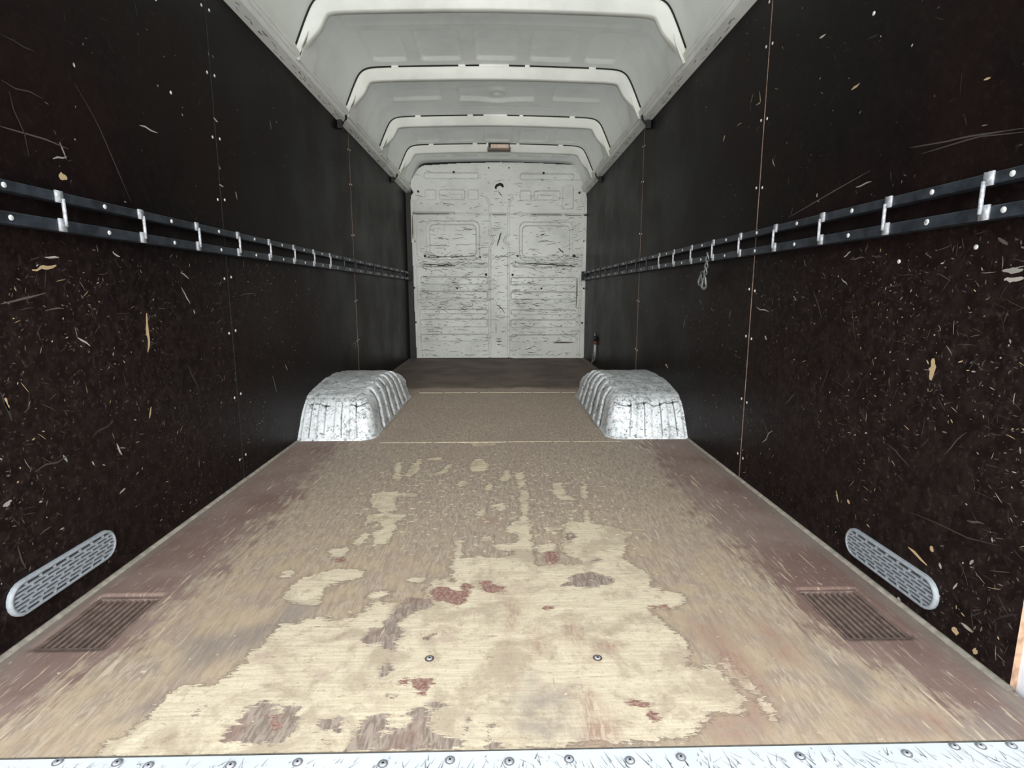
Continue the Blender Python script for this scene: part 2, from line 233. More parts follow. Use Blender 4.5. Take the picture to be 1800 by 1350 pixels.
def poly_sdf(poly, X, Y, far=0.06):
    """signed distance, positive inside, clamped to +-far"""
    p = np.array(poly, float); out = np.full(X.shape, -far)
    lo = p.min(0) - far; hi = p.max(0) + far
    m = (X > lo[0]) & (X < hi[0]) & (Y > lo[1]) & (Y < hi[1])
    if not m.any():
        return out
    x = X[m]; y = Y[m]
    d = np.full(x.shape, 9.0); ins = np.zeros(x.shape, bool)
    for a, b in zip(p, np.roll(p, -1, 0)):
        e = b - a; L = e @ e + 1e-12
        t = np.clip(((x - a[0]) * e[0] + (y - a[1]) * e[1]) / L, 0, 1)
        d = np.minimum(d, np.hypot(x - a[0] - t * e[0], y - a[1] - t * e[1]))
        c = ((a[1] > y) != (b[1] > y))
        with np.errstate(divide='ignore', invalid='ignore'):
            xx = (b[0] - a[0]) * (y - a[1]) / (b[1] - a[1] + 1e-15) + a[0]
        ins ^= c & (x < xx)
    out[m] = np.clip(np.where(ins, d, -d), -far, far)
    return out

def line_dist(pts, X, Y):
    d = np.full(X.shape, 9.0)
    for a, b in zip(pts[:-1], pts[1:]):
        a = np.array(a); e = np.array(b) - a; L = e @ e + 1e-12
        t = np.clip(((X - a[0]) * e[0] + (Y - a[1]) * e[1]) / L, 0, 1)
        d = np.minimum(d, np.hypot(X - a[0] - t * e[0], Y - a[1] - t * e[1]))
    return d

def rrect(X, Z, x0, z0, x1, z1, r):
    """signed distance to a rounded rectangle, positive inside"""
    cx, cz = (x0 + x1) / 2, (z0 + z1) / 2
    hx, hz = abs(x1 - x0) / 2, abs(z1 - z0) / 2
    r = min(r, hx, hz)
    qx = np.abs(X - cx) - hx + r; qz = np.abs(Z - cz) - hz + r
    return -(np.hypot(np.maximum(qx, 0), np.maximum(qz, 0)) + np.minimum(np.maximum(qx, qz), 0) - r)

# ------------------------------------------------------------------ materials
class NT:
    def __init__(self, name):
        self.m = bpy.data.materials.new(name); self.m.use_nodes = True
        self.t = self.m.node_tree; self.n = self.t.nodes
        self.b = self.n['Principled BSDF']; self.out = self.n['Material Output']
    def node(self, typ, **kw):
        x = self.n.new(typ)
        for k, v in kw.items():
            setattr(x, k, v)
        return x
    def put(self, sock, val):
        if isinstance(val, bpy.types.NodeSocket):
            self.t.links.new(val, sock)
        elif hasattr(sock, 'default_value'):
            sock.default_value = val
    def pos(self, scale=(1, 1, 1), rot=(0, 0, 0)):
        g = self.node('ShaderNodeNewGeometry')
        mp = self.node('ShaderNodeMapping')
        mp.inputs['Scale'].default_value = scale; mp.inputs['Rotation'].default_value = rot
        self.put(mp.inputs['Vector'], g.outputs['Position'])
        return mp.outputs[0]
    def noise(self, vec, scale=5.0, detail=3.0, rough=0.55, dist=0.0):
        x = self.node('ShaderNodeTexNoise')
        self.put(x.inputs['Vector'], vec)
        x.inputs['Scale'].default_value = scale; x.inputs['Detail'].default_value = detail
        x.inputs['Roughness'].default_value = rough; x.inputs['Distortion'].default_value = dist
        return x.outputs[0]
    def attr(self, name, color=False):
        x = self.node('ShaderNodeAttribute'); x.attribute_name = name
        return x.outputs['Color'] if color else x.outputs['Fac']
    def math(self, op, a, b=0.0, c=None, clamp=False):
        x = self.node('ShaderNodeMath', operation=op); x.use_clamp = clamp
        self.put(x.inputs[0], a); self.put(x.inputs[1], b)
        if c is not None:
            self.put(x.inputs[2], c)
        return x.outputs[0]
    def ramp(self, v, a, b, lo=0.0, hi=1.0):
        x = self.node('ShaderNodeMapRange'); x.interpolation_type = 'SMOOTHSTEP'
        self.put(x.inputs['Value'], v)
        x.inputs['From Min'].default_value = a; x.inputs['From Max'].default_value = b
        x.inputs['To Min'].default_value = lo; x.inputs['To Max'].default_value = hi
        return x.outputs[0]
    def mix(self, f, a, b, mode='MIX'):
        x = self.node('ShaderNodeMix', data_type='RGBA', blend_type=mode)
        self.put(x.inputs[0], f)
        ia = [s for s in x.inputs if s.name == 'A' and s.type == 'RGBA'][0]
        ib = [s for s in x.inputs if s.name == 'B' and s.type == 'RGBA'][0]
        self.put(ia, a); self.put(ib, b)
        return [s for s in x.outputs if s.type == 'RGBA'][0]
    def bump(self, h, strength=0.3, dist=0.002):
        x = self.node('ShaderNodeBump')
        x.inputs['Strength'].default_value = strength; x.inputs['Distance'].default_value = dist
        self.put(x.inputs['Height'], h)
        self.put(self.b.inputs['Normal'], x.outputs[0])
    def fin(self, col, rough=0.5, metal=0.0, spec=0.5):
        self.put(self.b.inputs['Base Color'], col)
        self.put(self.b.inputs['Roughness'], rough)
        self.put(self.b.inputs['Metallic'], metal)
        self.put(self.b.inputs['Specular IOR Level'], spec)
        return self.m

def plain(name, col, rough=0.5, metal=0.0, var=0.15, scale=40.0, spec=0.5):
    t = NT(name)
    n = t.noise(t.pos(), scale, 4)
    dark = tuple(c * (1 - var) for c in col[:3]) + (1,)
    lite = tuple(min(1, c * (1 + var)) for c in col[:3]) + (1,)
    c = t.mix(t.ramp(n, 0.3, 0.7), dark, lite)
    return t.fin(c, rough, metal, spec)

def floor_material():
    t = NT('worn_floor_plywood')
    p = t.pos()
    st = t.noise(t.pos((75, 9, 1), (0, 0, 0.10)), 1.0, 5, 0.68)          # long scuffs along the load bed
    st2 = t.noise(t.pos((150, 16, 1), (0, 0, -0.14)), 1.0, 4, 0.6)
    fib = t.noise(t.pos((150, 34, 1), (0, 0, 0.12)), 1.0, 4, 0.62, 0.8)    # short raised fibres
    fine = t.noise(p, 150, 4, 0.7)
    med = t.noise(p, 14, 5, 0.62)
    big = t.noise(p, 3.2, 4, 0.55)
    # worn grey-tan fibre
    tan = t.mix(t.ramp(fib, 0.36, 0.64), lin(148, 133, 119), lin(188, 173, 155))
    tan = t.mix(t.ramp(st, 0.46, 0.66, 0, 0.5), tan, lin(162, 149, 134))
    tan = t.mix(t.ramp(st2, 0.56, 0.74, 0, 0.5), tan, lin(192, 180, 160))
    tan = t.mix(t.ramp(big, 0.45, 0.65, 0, 0.4), tan, lin(164, 144, 132))
    front = t.attr('front')
    tan = t.mix(t.math('MULTIPLY', front, t.ramp(med, 0.34, 0.66, 0.15, 0.75)), tan, lin(188, 168, 138))
    tan = t.mix(t.math('MULTIPLY', front, t.ramp(st, 0.48, 0.66, 0, 0.6)), tan, lin(156, 134, 115))
    tan = t.mix(t.ramp(fib, 0.66, 0.78, 0, 0.45), tan, lin(128, 114, 98))
    # brown film left at the sides
    film = t.mix(t.ramp(big, 0.35, 0.65), lin(128, 104, 95), lin(152, 133, 123))
    film = t.mix(t.ramp(st2, 0.56, 0.70, 0, 0.7), film, lin(184, 166, 152))
    film = t.mix(t.ramp(fib, 0.60, 0.72, 0, 0.5), film, lin(176, 158, 142))
    film = t.mix(t.ramp(fine, 0.58, 0.78, 0, 0.4), film, lin(88, 66, 60))
    fd = t.math('ADD', t.attr('film'), t.math('MULTIPLY', t.math('SUBTRACT', st, 0.5), 0.30))
    fd = t.math('ADD', fd, t.math('MULTIPLY', t.math('SUBTRACT', med, 0.5), 0.26))
    fd = t.math('ADD', fd, t.math('MULTIPLY', t.math('SUBTRACT', fib, 0.5), 0.10))
    col = t.mix(t.ramp(fd, -0.035, 0.035), tan, film)
    # smears
    sm = t.math('MULTIPLY', t.attr('smear_grey'), t.ramp(st2, 0.32, 0.58, 0.35, 1.0))
    col = t.mix(t.math('MULTIPLY', sm, 0.75), col, lin(136, 126, 119))
    # bare pale veneer, its edge torn along the cross grain
    wob = t.math('ADD', t.math('MULTIPLY', t.math('SUBTRACT', t.noise(t.pos((0.6, 1.7, 1)), 36, 7, 0.76, 0.7), 0.5), 0.070),
                 t.math('MULTIPLY', t.math('SUBTRACT', t.noise(t.pos((0.45, 2.6, 1)), 130, 4, 0.7), 0.5), 0.030))
    grain = t.noise(t.pos((9, 170, 1)), 1.0, 5, 0.65)
    blot = t.noise(p, 9, 6, 0.68, 0.4)
    cream = t.mix(t.ramp(grain, 0.35, 0.68), lin(226, 213, 186), lin(206, 191, 163))
    cream = t.mix(t.ramp(blot, 0.46, 0.62, 0, 0.85), cream, lin(182, 166, 143))
    cream = t.mix(t.ramp(t.noise(p, 7, 5, 0.7, 0.3), 0.54, 0.66, 0, 0.6), cream, lin(186, 163, 146))
    cream = t.mix(t.ramp(t.noise(p, 27, 5, 0.72), 0.54, 0.68, 0, 0.65), cream, lin(168, 150, 127))
    cream = t.mix(t.ramp(fine, 0.54, 0.76, 0, 0.6), cream, lin(178, 160, 132))
    cream = t.mix(t.ramp(fib, 0.64, 0.74, 0, 0.45), cream, lin(160, 140, 116))
    cream = t.mix(t.ramp(t.noise(t.pos((0.5, 1.8, 1)), 75, 5, 0.75), 0.57, 0.68, 0, 0.75), cream, lin(150, 134, 112))
    cream = t.mix(t.ramp(t.noise(t.pos((1, 1, 1)), 210, 3, 0.7), 0.60, 0.72, 0, 0.6), cream, lin(138, 120, 100))
    cm = t.math('ADD', t.math('ADD', t.attr('cream'), 0.006), wob)
    edge = t.mix(t.math('MULTIPLY', t.ramp(cm, -0.008, -0.001, 0, 0.7), t.ramp(cm, 0.001, -0.0005)), col, lin(122, 106, 92))
    col = t.mix(t.ramp(cm, -0.0014, 0.0014), edge, cream)
    sr = t.math('MULTIPLY', t.attr('smear_red'), t.ramp(fib, 0.36, 0.60, 0.35, 1.0))
    sr = t.math('MULTIPLY', sr, t.ramp(med, 0.36, 0.58, 0.35, 1.0))
    col = t.mix(t.math('MULTIPLY', sr, 0.85), col, lin(158, 124, 110))
    sg = t.math('MULTIPLY', t.attr('smear_late'), t.ramp(med, 0.35, 0.62, 0.2, 1.0))
    col = t.mix(t.math('MULTIPLY', sg, 0.85), col, lin(158, 146, 134))
    hm = t.math('ADD', t.attr('hole'), wob)
    hole = t.mix(t.ramp(fib, 0.38, 0.62), lin(134, 120, 108), lin(172, 156, 142))
    hole = t.mix(t.ramp(med, 0.5, 0.62, 0, 0.5), hole, lin(142, 112, 102))
    col = t.mix(t.ramp(hm, -0.0014, 0.0014), col, hole)
    rm = t.math('ADD', t.attr('red'), wob)
    red = t.mix(t.ramp(fine, 0.4, 0.62), lin(134, 96, 84), lin(172, 144, 130))
    col = t.mix(t.ramp(rm, -0.0014, 0.0014), col, red)
    # stray specks of bare veneer and dark fibres
    spk = t.math('ADD', t.noise(t.pos((0.8, 1.0, 1)), 60, 4, 0.6), t.math('MULTIPLY', t.attr('speck'), 0.09))
    col = t.mix(t.ramp(spk, 0.69, 0.705, 0, 0.9), col, lin(224, 210, 178))
    lng = t.math('ADD', t.noise(t.pos((120, 9, 1), (0, 0, 0.26)), 1.0, 3, 0.5, 0.5), t.math('ADD', t.math('MULTIPLY', t.attr('speck'), 0.03), t.math('MULTIPLY', t.math('MULTIPLY', t.ramp(t.attr('film'), -0.14, -0.02), t.ramp(t.attr('film'), 0.20, 0.06)), 0.085)))
    col = t.mix(t.ramp(lng, 0.70, 0.74, 0, 0.6), col, lin(214, 198, 170))
    col = t.mix(t.ramp(t.noise(t.pos((110, 9, 1), (0, 0, 0.22)), 1.0, 3), 0.69, 0.75, 0, 0.4), col, lin(112, 98, 86))
    # dark, little used boards at the front bulkhead
    dk = t.mix(t.ramp(big, 0.35, 0.65), lin(96, 84, 75), lin(120, 108, 97))
    dk = t.mix(t.ramp(t.noise(t.pos((6, 60, 1)), 1.0, 4), 0.55, 0.75, 0, 0.4), dk, lin(126, 112, 99))
    col = t.mix(t.attr('rear'), col, dk)
    # grey dust line by the wall
    col = t.mix(t.math('MULTIPLY', t.attr('dust'), 0.6), col, lin(142, 136, 126))
    t.bump(t.math('ADD', t.math('MULTIPLY', fib, 0.8), t.math('ADD', t.math('MULTIPLY', fine, 0.5), t.math('MULTIPLY', t.ramp(cm, -0.002, 0.002), -0.6))), 0.5, 0.0016)
    return t.fin(col, t.ramp(fine, 0.3, 0.7, 0.62, 0.85), 0, 0.3)

def wall_material():
    t = NT('dark_film_plywood')
    p = t.pos()
    big = t.noise(p, 2.2, 4, 0.6)
    fine = t.noise(p, 90, 5, 0.7)
    sc = t.noise(t.pos((1, 26, 60), (0.35, 0, 0)), 1.0, 4, 0.65)
    sc2 = t.noise(t.pos((1, 70, 22), (-0.5, 0, 0)), 1.0, 4, 0.65)
    col = t.mix(t.ramp(big, 0.35, 0.65), (0.0036, 0.0030, 0.0028, 1), (0.0085, 0.0042, 0.0038, 1))
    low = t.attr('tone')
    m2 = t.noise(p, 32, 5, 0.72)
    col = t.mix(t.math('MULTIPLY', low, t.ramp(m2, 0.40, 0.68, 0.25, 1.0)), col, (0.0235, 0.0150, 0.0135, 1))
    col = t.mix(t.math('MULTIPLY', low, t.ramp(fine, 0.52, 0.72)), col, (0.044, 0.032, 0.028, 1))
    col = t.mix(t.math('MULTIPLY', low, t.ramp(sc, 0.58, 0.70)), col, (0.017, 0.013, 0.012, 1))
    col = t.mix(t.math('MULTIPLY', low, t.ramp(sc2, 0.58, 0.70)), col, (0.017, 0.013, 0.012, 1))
    t.bump(t.math('ADD', fine, t.math('MULTIPLY', sc, 0.6)), 0.12, 0.001)
    return t.fin(col, t.ramp(big, 0.3, 0.7, 0.32, 0.44), 0, 0.045)

def white_paint(name, base=(205, 207, 200), scuff=0.5, rough=0.42, lines=True, trans=0.0):
    t = NT(name)
    p = t.pos()
    big = t.noise(p, 3.0, 4, 0.6); fine = t.noise(p, 70, 4, 0.7)
    b = lin(*base)
    dark = tuple(c * 0.84 for c in b[:3]) + (1,)
    col = t.mix(t.ramp(big, 0.4, 0.7), b, dark)
    if lines:
        a = t.noise(t.pos((14, 14, 95)), 1.0, 5, 0.7)
        col = t.mix(t.ramp(a, 0.62, 0.68, 0, scuff), col, lin(84, 84, 78))
        col = t.mix(t.ramp(fine, 0.60, 0.72, 0, scuff * 0.8), col, lin(98, 97, 90))
    else:
        col = t.mix(t.ramp(fine, 0.66, 0.76, 0, scuff), col, lin(120, 116, 108))
    m = t.fin(col, t.ramp(big, 0.3, 0.7, rough, rough + 0.15), 0, 0.45)
    if trans > 0:
        tr = t.node('ShaderNodeBsdfTranslucent')
        tr.inputs['Color'].default_value = (0.90, 0.91, 0.86, 1)
        mx = t.node('ShaderNodeMixShader'); mx.inputs[0].default_value = trans
        t.t.links.new(t.b.outputs[0], mx.inputs[1]); t.t.links.new(tr.outputs[0], mx.inputs[2])
        t.t.links.new(mx.outputs[0], t.out.inputs['Surface'])
    return m

def arch_material():
    t = NT('scraped_arch_paint')
    p = t.pos()
    n1 = t.noise(p, 22, 5, 0.7, 0.6); n2 = t.noise(p, 60, 4, 0.7); big = t.noise(p, 5, 3)
    col = t.mix(t.ramp(big, 0.35, 0.65), lin(244, 248, 250), lin(222, 228, 230))
    col = t.mix(t.ramp(n1, 0.56, 0.63, 0, 0.65), col, lin(132, 134, 132))
    col = t.mix(t.ramp(n2, 0.57, 0.65, 0, 0.85), col, lin(74, 75, 73))
    vein = t.math('ABSOLUTE', t.math('SUBTRACT', t.noise(p, 17, 4, 0.6, 0.8), 0.5))
    col = t.mix(t.ramp(vein, 0.012, 0.002, 0, 0.7), col, lin(84, 85, 82))
    col = t.mix(t.math('MULTIPLY', t.attr('dirt_side_tone'), t.ramp(n2, 0.3, 0.6, 0.35, 1.0)), col, lin(92, 90, 82))
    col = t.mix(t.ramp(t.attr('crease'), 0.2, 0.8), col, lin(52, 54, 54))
    t.bump(t.math('ADD', n1, n2), 0.5, 0.003)
    return t.fin(col, 0.38, 0, 0.5)

def tone_material(name, rough=0.7):
    t = NT(name)
    return t.fin(t.attr('tone', True), rough, 0, 0.2)

M = dict(
    floor=floor_material(), wall=wall_material(),
    skin=white_paint('white_roof_skin', (214, 216, 206), 0.25, 0.5, False, 0.06),  # translucent share is assumed, added so daylight brightens the ceiling
    bow=white_paint('white_bow_paint', (240, 241, 232), 0.35, 0.35, False),
    cant=white_paint('white_rail_paint', (242, 243, 236), 0.5, 0.4, False),
    bulk=white_paint('scuffed_white_bulkhead', (222, 224, 218), 0.65, 0.36, True),
    arch=arch_material(),
    gap_shade=plain('black_gap_shade', lin(28, 26, 24), 0.8),
    rail=plain('worn_black_steel', lin(52, 57, 64), 0.42, 0.35, 0.45, 30),
    bracket=plain('bare_pale_steel', lin(172, 174, 178), 0.5, 0.2, 0.3, 150),
    screw=plain('zinc_screw', lin(222, 222, 218), 0.4, 0.2, 0.1, 200),
    dark=plain('black_rubber', lin(16, 16, 16), 0.6, 0, 0.2),
    edge=plain('raw_plywood_edge', lin(176, 142, 116), 0.8, 0, 0.3, 60),
    seam=plain('pale_seam_edge', lin(128, 106, 94), 0.8, 0, 0.3, 60),
    vent=plain('grey_vent_plastic', lin(156, 162, 167), 0.45, 0, 0.12, 90),
    ventback=plain('vent_shadow_back', lin(44, 48, 52), 0.7),
    grate=plain('brown_grate_plastic', lin(122, 104, 95), 0.6, 0, 0.25, 60),
    gratedark=plain('brown_grate_pit', lin(88, 70, 62), 0.8, 0, 0.2),
    trim=plain('grey_floor_bead', lin(120, 115, 104), 0.7, 0, 0.25, 50),
    sill=white_paint('white_sill_metal', (216, 221, 225), 0.45, 0.4, False),
    jamb=white_paint('white_body_paint', (236, 240, 246), 0.2, 0.35, False),
    lamp_base=plain('brown_grey_lamp_base', lin(112, 96, 84), 0.6),
    lamp_lens=plain('dull_lamp_lens', lin(226, 204, 184), 0.3, 0, 0.1),
    steel=plain('grey_chain_steel', lin(120, 122, 120), 0.45, 0.5, 0.25),
    cable=plain('grey_cable', lin(120, 120, 112), 0.6),
    red=plain('red_cap', lin(120, 50, 42), 0.5),
    tone=tone_material('bare_marks'),
    ground=plain('grey_asphalt', lin(150, 148, 144), 0.9, 0, 0.2, 8),
    outer=plain('white_outer_body', lin(225, 227, 230), 0.35, 0, 0.03),
    strip=plain('dark_closing_strip', lin(36, 36, 34), 0.6, 0, 0.1),
    chip=plain('chipped_pale_veneer', lin(204, 192, 166), 0.8, 0, 0.2, 60),
    backing=plain('dark_backing', lin(26, 24, 22), 0.8),
)

# ------------------------------------------------------------------ ground and floor
g = MB(); g.box(-3, 3, -1.0, 7.5, -0.75, -0.66)
struct(g.build('ground', M['ground']))

floor = struct(empty('floor', (0, Y0, 0)))
GRATES = [(-0.843, -0.704, 0.944, 1.128), (0.690, 0.829, 0.941, 1.126)]

def floor_sheet(name, y0, y1, step, zoff):
    nx = int((XR - XL) / step) + 1; ny = int((y1 - y0) / step) + 1
    x = np.linspace(XL, XR, nx); y = np.linspace(y0, y1, ny)
    for a, b, c, d in GRATES:                    # put grid lines on the grate pockets
        for e in (a, b):
            i = np.argmin(abs(x - e)); x[i] = e
        if c > y0 and d < y1:
            for e in (c, d):
                i = np.argmin(abs(y - e)); y[i] = e
    X, Y = np.meshgrid(x, y, indexing='ij')
    far = 0.06
    cream = np.full(X.shape, -far); hole = cream.copy(); red = cream.copy()
    sr = np.zeros(X.shape); sg = np.zeros(X.shape); sl = np.zeros(X.shape)
    for p in CREAM: cream = np.maximum(cream, poly_sdf(p, X, Y))
    for p in HOLES: hole = np.maximum(hole, poly_sdf(p, X, Y))
    for p in REDS: red = np.maximum(red, poly_sdf(p, X, Y))
    for p in SMEAR_RED: sr = np.maximum(sr, sstep(-0.02, 0.03, poly_sdf(p, X, Y)))
    for k, p in enumerate(SMEAR_GREY):
        s = sstep(-0.02, 0.03, poly_sdf(p, X, Y))
        if k >= 5: sl = np.maximum(sl, s)
        else: sg = np.maximum(sg, s)
    half = 0.66 + 0.02 * np.sin(Y * 3.0) - 0.05 * sstep(2.0, 3.0, Y)
    film = np.abs(X - 0.0) - half
    film = np.where(Y < 0.95, film - 0.10 * (0.95 - Y) / 0.25, film)
    front = 1 - sstep(1.0, 2.0, Y + 0.5 * (fbm(X * 3, Y * 3, 5) - 0.5))
    rear = sstep(3.70, 3.83, Y + 0.25 * (fbm(X * 5, Y * 2, 9) - 0.5)) if y1 > 3.6 else np.zeros(X.shape)
    dust = np.maximum(sstep(XL + 0.035, XL + 0.02, X), sstep(XR - 0.045, XR - 0.03, X)) * (0.6 + 0.4 * vnoise(X * 30, Y * 12, 3))
    speck = sstep(0.55, 0.35, np.abs(X)) * sstep(2.45, 1.9, Y) * sstep(1.1, 1.5, Y) + 0.9 * np.exp(-((Y - 2.345) / 0.018) ** 2) * (np.abs(X) < 0.45)
    Z = zoff + 0.0012 * (fbm(X * 4, Y * 4, 2) - 0.5)
    for a, b, c, d in GRATES:
        Z = np.where((X > a + 1e-4) & (X < b - 1e-4) & (Y > c + 1e-4) & (Y < d - 1e-4), -0.016, Z)
    o = link(name, grid_mesh(name, np.stack([X, Y, Z], -1), None,
             dict(cream=cream, hole=hole, red=red, smear_red=sr, smear_grey=sg, smear_late=sl, film=film, front=front, speck=speck, rear=rear, dust=dust)), M['floor'], floor)
    return o

floor_sheet('floor_board', Y0, 2.362, 0.008, 0.0)
floor_sheet('floor_board', 2.366, 3.582, 0.011, -0.0012)
floor_sheet('floor_board', 3.586, YB + 0.05, 0.016, -0.002)
# board thickness and sub-floor
u = MB(); u.box(XL - 0.03, XR + 0.03, Y0 + 0.001, YB + 0.06, -0.05, -0.02)
u.build('subfloor', M['edge'], floor)
ed = MB(); ed.box(XL, XR, Y0 - 0.0005, Y0 + 0.004, -0.02, -0.0008)
ed.build('board_edge', M['trim'], floor)
for y, z in ((2.364, -0.0012), (3.584, -0.002)):
    s = MB(); s.box(XL, XR, y - 0.0035, y + 0.0035, -0.012, z - 0.0006)
    s.build('seam_filler', M['edge'], floor)
    s = MB(); xa = -0.50
    while xa < 0.52:
        xb = xa + rng.uniform(0.05, 0.2)
        s.box(xa, xb, y - rng.uniform(0.003, 0.006), y + rng.uniform(0.003, 0.006), -0.006, 0.0009)
        xa = xb + rng.uniform(0.0, 0.02)
    o = s.build('chipped_edge', M['chip'], floor); o['kind'] = 'stuff'

# ------------------------------------------------------------------ walls: plywood panels, screws, marks
def stroke(mb, pts, w, col, X, nx, jag=0.0):
    """flat tapered mark on a wall at x = X, pts are (y, z)"""
    n = len(pts)
    P = np.array(pts, float)
    L = []
    for i in range(n):
        t = P[min(i + 1, n - 1)] - P[max(i - 1, 0)]
        t = t / (np.hypot(*t) + 1e-9); nn = np.array([-t[1], t[0]])
        k = i / (n - 1)
        ww = w * (0.25 + 0.75 * math.sin(math.pi * min(max(k, 0.02), 0.98)) ** 0.7) * 0.5
        L.append((P[i] + nn * ww * (1 + jag * rng.uniform(-1, 1)), P[i] - nn * ww * (1 + jag * rng.uniform(-1, 1))))
    vs = []
    for a, b in L:
        vs += [(X, a[0], a[1]), (X, b[0], b[1])]
    fs = [(2 * i, 2 * i + 1, 2 * i + 3, 2 * i + 2) for i in range(n - 1)]
    mb.add(vs, fs, col)

def resample(pts, n):
    P = np.array(pts, float)
    d = np.r_[0, np.cumsum(np.hypot(*np.diff(P, axis=0).T))]
    s = np.linspace(0, d[-1], n)
    return np.stack([np.interp(s, d, P[:, 0]), np.interp(s, d, P[:, 1])], -1)

def tone(kind):
    if kind == 1:
        k = rng.uniform(0.85, 1.15); return (0.50 * k, 0.36 * k, 0.20 * k, 1)
    if kind == 2:
        k = rng.uniform(0.7, 1.2); return (0.38 * k, 0.35 * k, 0.31 * k, 1)
    k = rng.uniform(0.45, 1.9); return (0.055 * k, 0.045 * k, 0.039 * k, 1)

def make_wall(name, side, X, seams, y_start, gouges, screws):
    sgn = 1 if side < 0 else -1              # direction into the van
    w = MB(); w.box(min(X - sgn * 0.045, X - sgn * 0.030), max(X - sgn * 0.045, X - sgn * 0.030), 0.60, YB + 0.2, -0.05, ZC + 0.16)
    wall = struct(w.build(name, M['outer']))
    edges = [y_start] + seams + [YB - 0.002]
    surf = []
    for k in range(len(edges) - 1):
        off = sgn * 0.0012 * k
        a, b = edges[k], edges[k + 1] - 0.003
        m = MB()
        ya = np.linspace(a, b, max(3, int((b - a) / 0.05))); za = np.linspace(-0.004, ZC, 40)
        nz = len(za); vs = []; cs = []
        for y in ya:
            for z in za:
                vs.append((X + off, y, z))
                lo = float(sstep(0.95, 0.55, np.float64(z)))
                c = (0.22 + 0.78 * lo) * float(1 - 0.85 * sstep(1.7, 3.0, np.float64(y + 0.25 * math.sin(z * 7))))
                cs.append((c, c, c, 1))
        fs = [(p * nz + q, (p + 1) * nz + q, (p + 1) * nz + q + 1, p * nz + q + 1) for p in range(len(ya) - 1) for q in range(nz - 1)]
        m.add(vs, fs); m.c = cs
        n0 = len(m.v)
        bv = [(xx, yy, zz) for xx in (X + off, X - sgn * 0.012) for yy in (a, b) for zz in (-0.004, ZC)]
        m.add(bv, [(4, 6, 7, 5), (0, 4, 5, 1), (2, 3, 7, 6), (0, 2, 6, 4), (1, 5, 7, 3)], (0, 0, 0, 1))
        o = m.build('wall_panel', M['wall'], wall)
        me = o.data
        me.materials.append(M['edge'] if k == 0 else M['seam'] if (side > 0 or k == 2) else M['backing'])
        for p in me.polygons:
            if abs(p.normal.y) > 0.9:
                p.material_index = 1
        surf.append((a, b, X + off))
    def xs(y):
        for a, b, x in surf:
            if y < b + 0.003:
                return x
        return surf[-1][2]
    sm = MB()
    sm.disc((0, 0, 0), (sgn, 0, 0), 0.0045, 0.0012, 10, 0.0006)
    sme = sm.mesh('screw', True); sme.materials.append(M['screw'])
    for y, z in screws:
        o = bpy.data.objects.new('screw', sme); COL.objects.link(o); o.parent = wall
        o.location = (xs(y), y, z)
    # scratches
    mk = MB()
    for pts, wd, kd in gouges:
        if len(pts) == 2:
            q = resample(pts, 7 if wd > 0.006 else 4)
            amp = np.hypot(*(q[-1] - q[0])) * 0.05
            q[1:-1] += NP.uniform(-amp, amp, q[1:-1].shape)
        else:
            q = resample(pts, 9)
        ym = float(q[:, 0].mean())
        stroke(mk, q, wd, tone(kd), xs(ym) + sgn * 0.0007, sgn, 0.35 if wd > 0.006 else 0.2)
    for i in range(6000):
        y = 0.82 + (rng.random() ** 1.35) * 3.1
        zlow = rng.random() < 0.80
        z = rng.uniform(0.03, 0.76) if zlow else rng.uniform(0.87, 1.58)
        if rng.random() > 1.15 - 0.26 * (y - 0.8):
            continue
        if float(fbm(np.float64(y * 5 + 3 * side), np.float64(z * 6), 31, 3)) < rng.uniform(0.30, 0.62):
            continue
        if not zlow and rng.random() < 0.45:
            continue
        L = rng.choice((0.003, 0.004, 0.006, 0.006, 0.009, 0.012, 0.018, 0.030)) * rng.uniform(0.6, 1.4)
        a = rng.choice((rng.gauss(0.7, 0.5), rng.gauss(-0.2, 0.5), rng.gauss(0.0, 0.3), rng.gauss(1.57, 0.4)))
        bend = rng.uniform(-0.25, 0.25)
        n = 3 if L < 0.015 else 4
        pts = []
        for k in range(n):
            s = L * (k / (n - 1) - 0.5)
            pts.append((y + s * math.cos(a + bend * k / n), z + s * math.sin(a + bend * k / n)))
        wd = rng.uniform(0.0007, 0.0014) if L > 0.012 else rng.uniform(0.0014, 0.0038)
        kd = 0
        r = rng.random()
        if r < 0.10: kd = 2
        elif r < 0.15: kd = 1
        if L > 0.03: kd = 0
        c = tone(kd)
        if kd == 0 and L < 0.012:
            c = tuple(v * 1.5 for v in c[:3]) + (1,)
        stroke(mk, pts, wd, c, xs(y) + sgn * 0.0005, sgn, 0.2)
    o = mk.build('scratches', M['tone'], wall)
    o['kind'] = 'stuff'
    return wall, xs

def seam_screws(ys, zs, gap=0.022):
    return [(y + d, z + 0.006 * (d > 0)) for y in ys for z in zs for d in (-gap, gap)]

scr_l = seam_screws([1.885], [0.08, 0.30, 0.52, 0.70, 0.95, 1.14, 1.33, 1.52]) + seam_screws([3.516], [0.35, 0.6, 1.0, 1.3, 1.5])
scr_r = seam_screws([1.862], [0.08, 0.28, 0.50, 0.66, 0.99, 1.20, 1.42, 1.55], 0.020) + seam_screws([3.395], [0.3, 0.6, 1.0, 1.3, 1.5])
scr_l += [(1.36, 1.30), (1.62, 1.42), (1.65, 1.20)]
scr_r += [(0.99, 0.735), (1.18, 0.72), (1.05, 1.20), (1.35, 1.28)]
wall_l, xs_l = make_wall('wall_left', -1, XL, [1.885, 3.516], 0.80, GOUGE_LEFT, scr_l)
wall_r, xs_r = make_wall('wall_right', 1, XR, [1.862, 3.395], 0.806, GOUGE_RIGHT, scr_r)

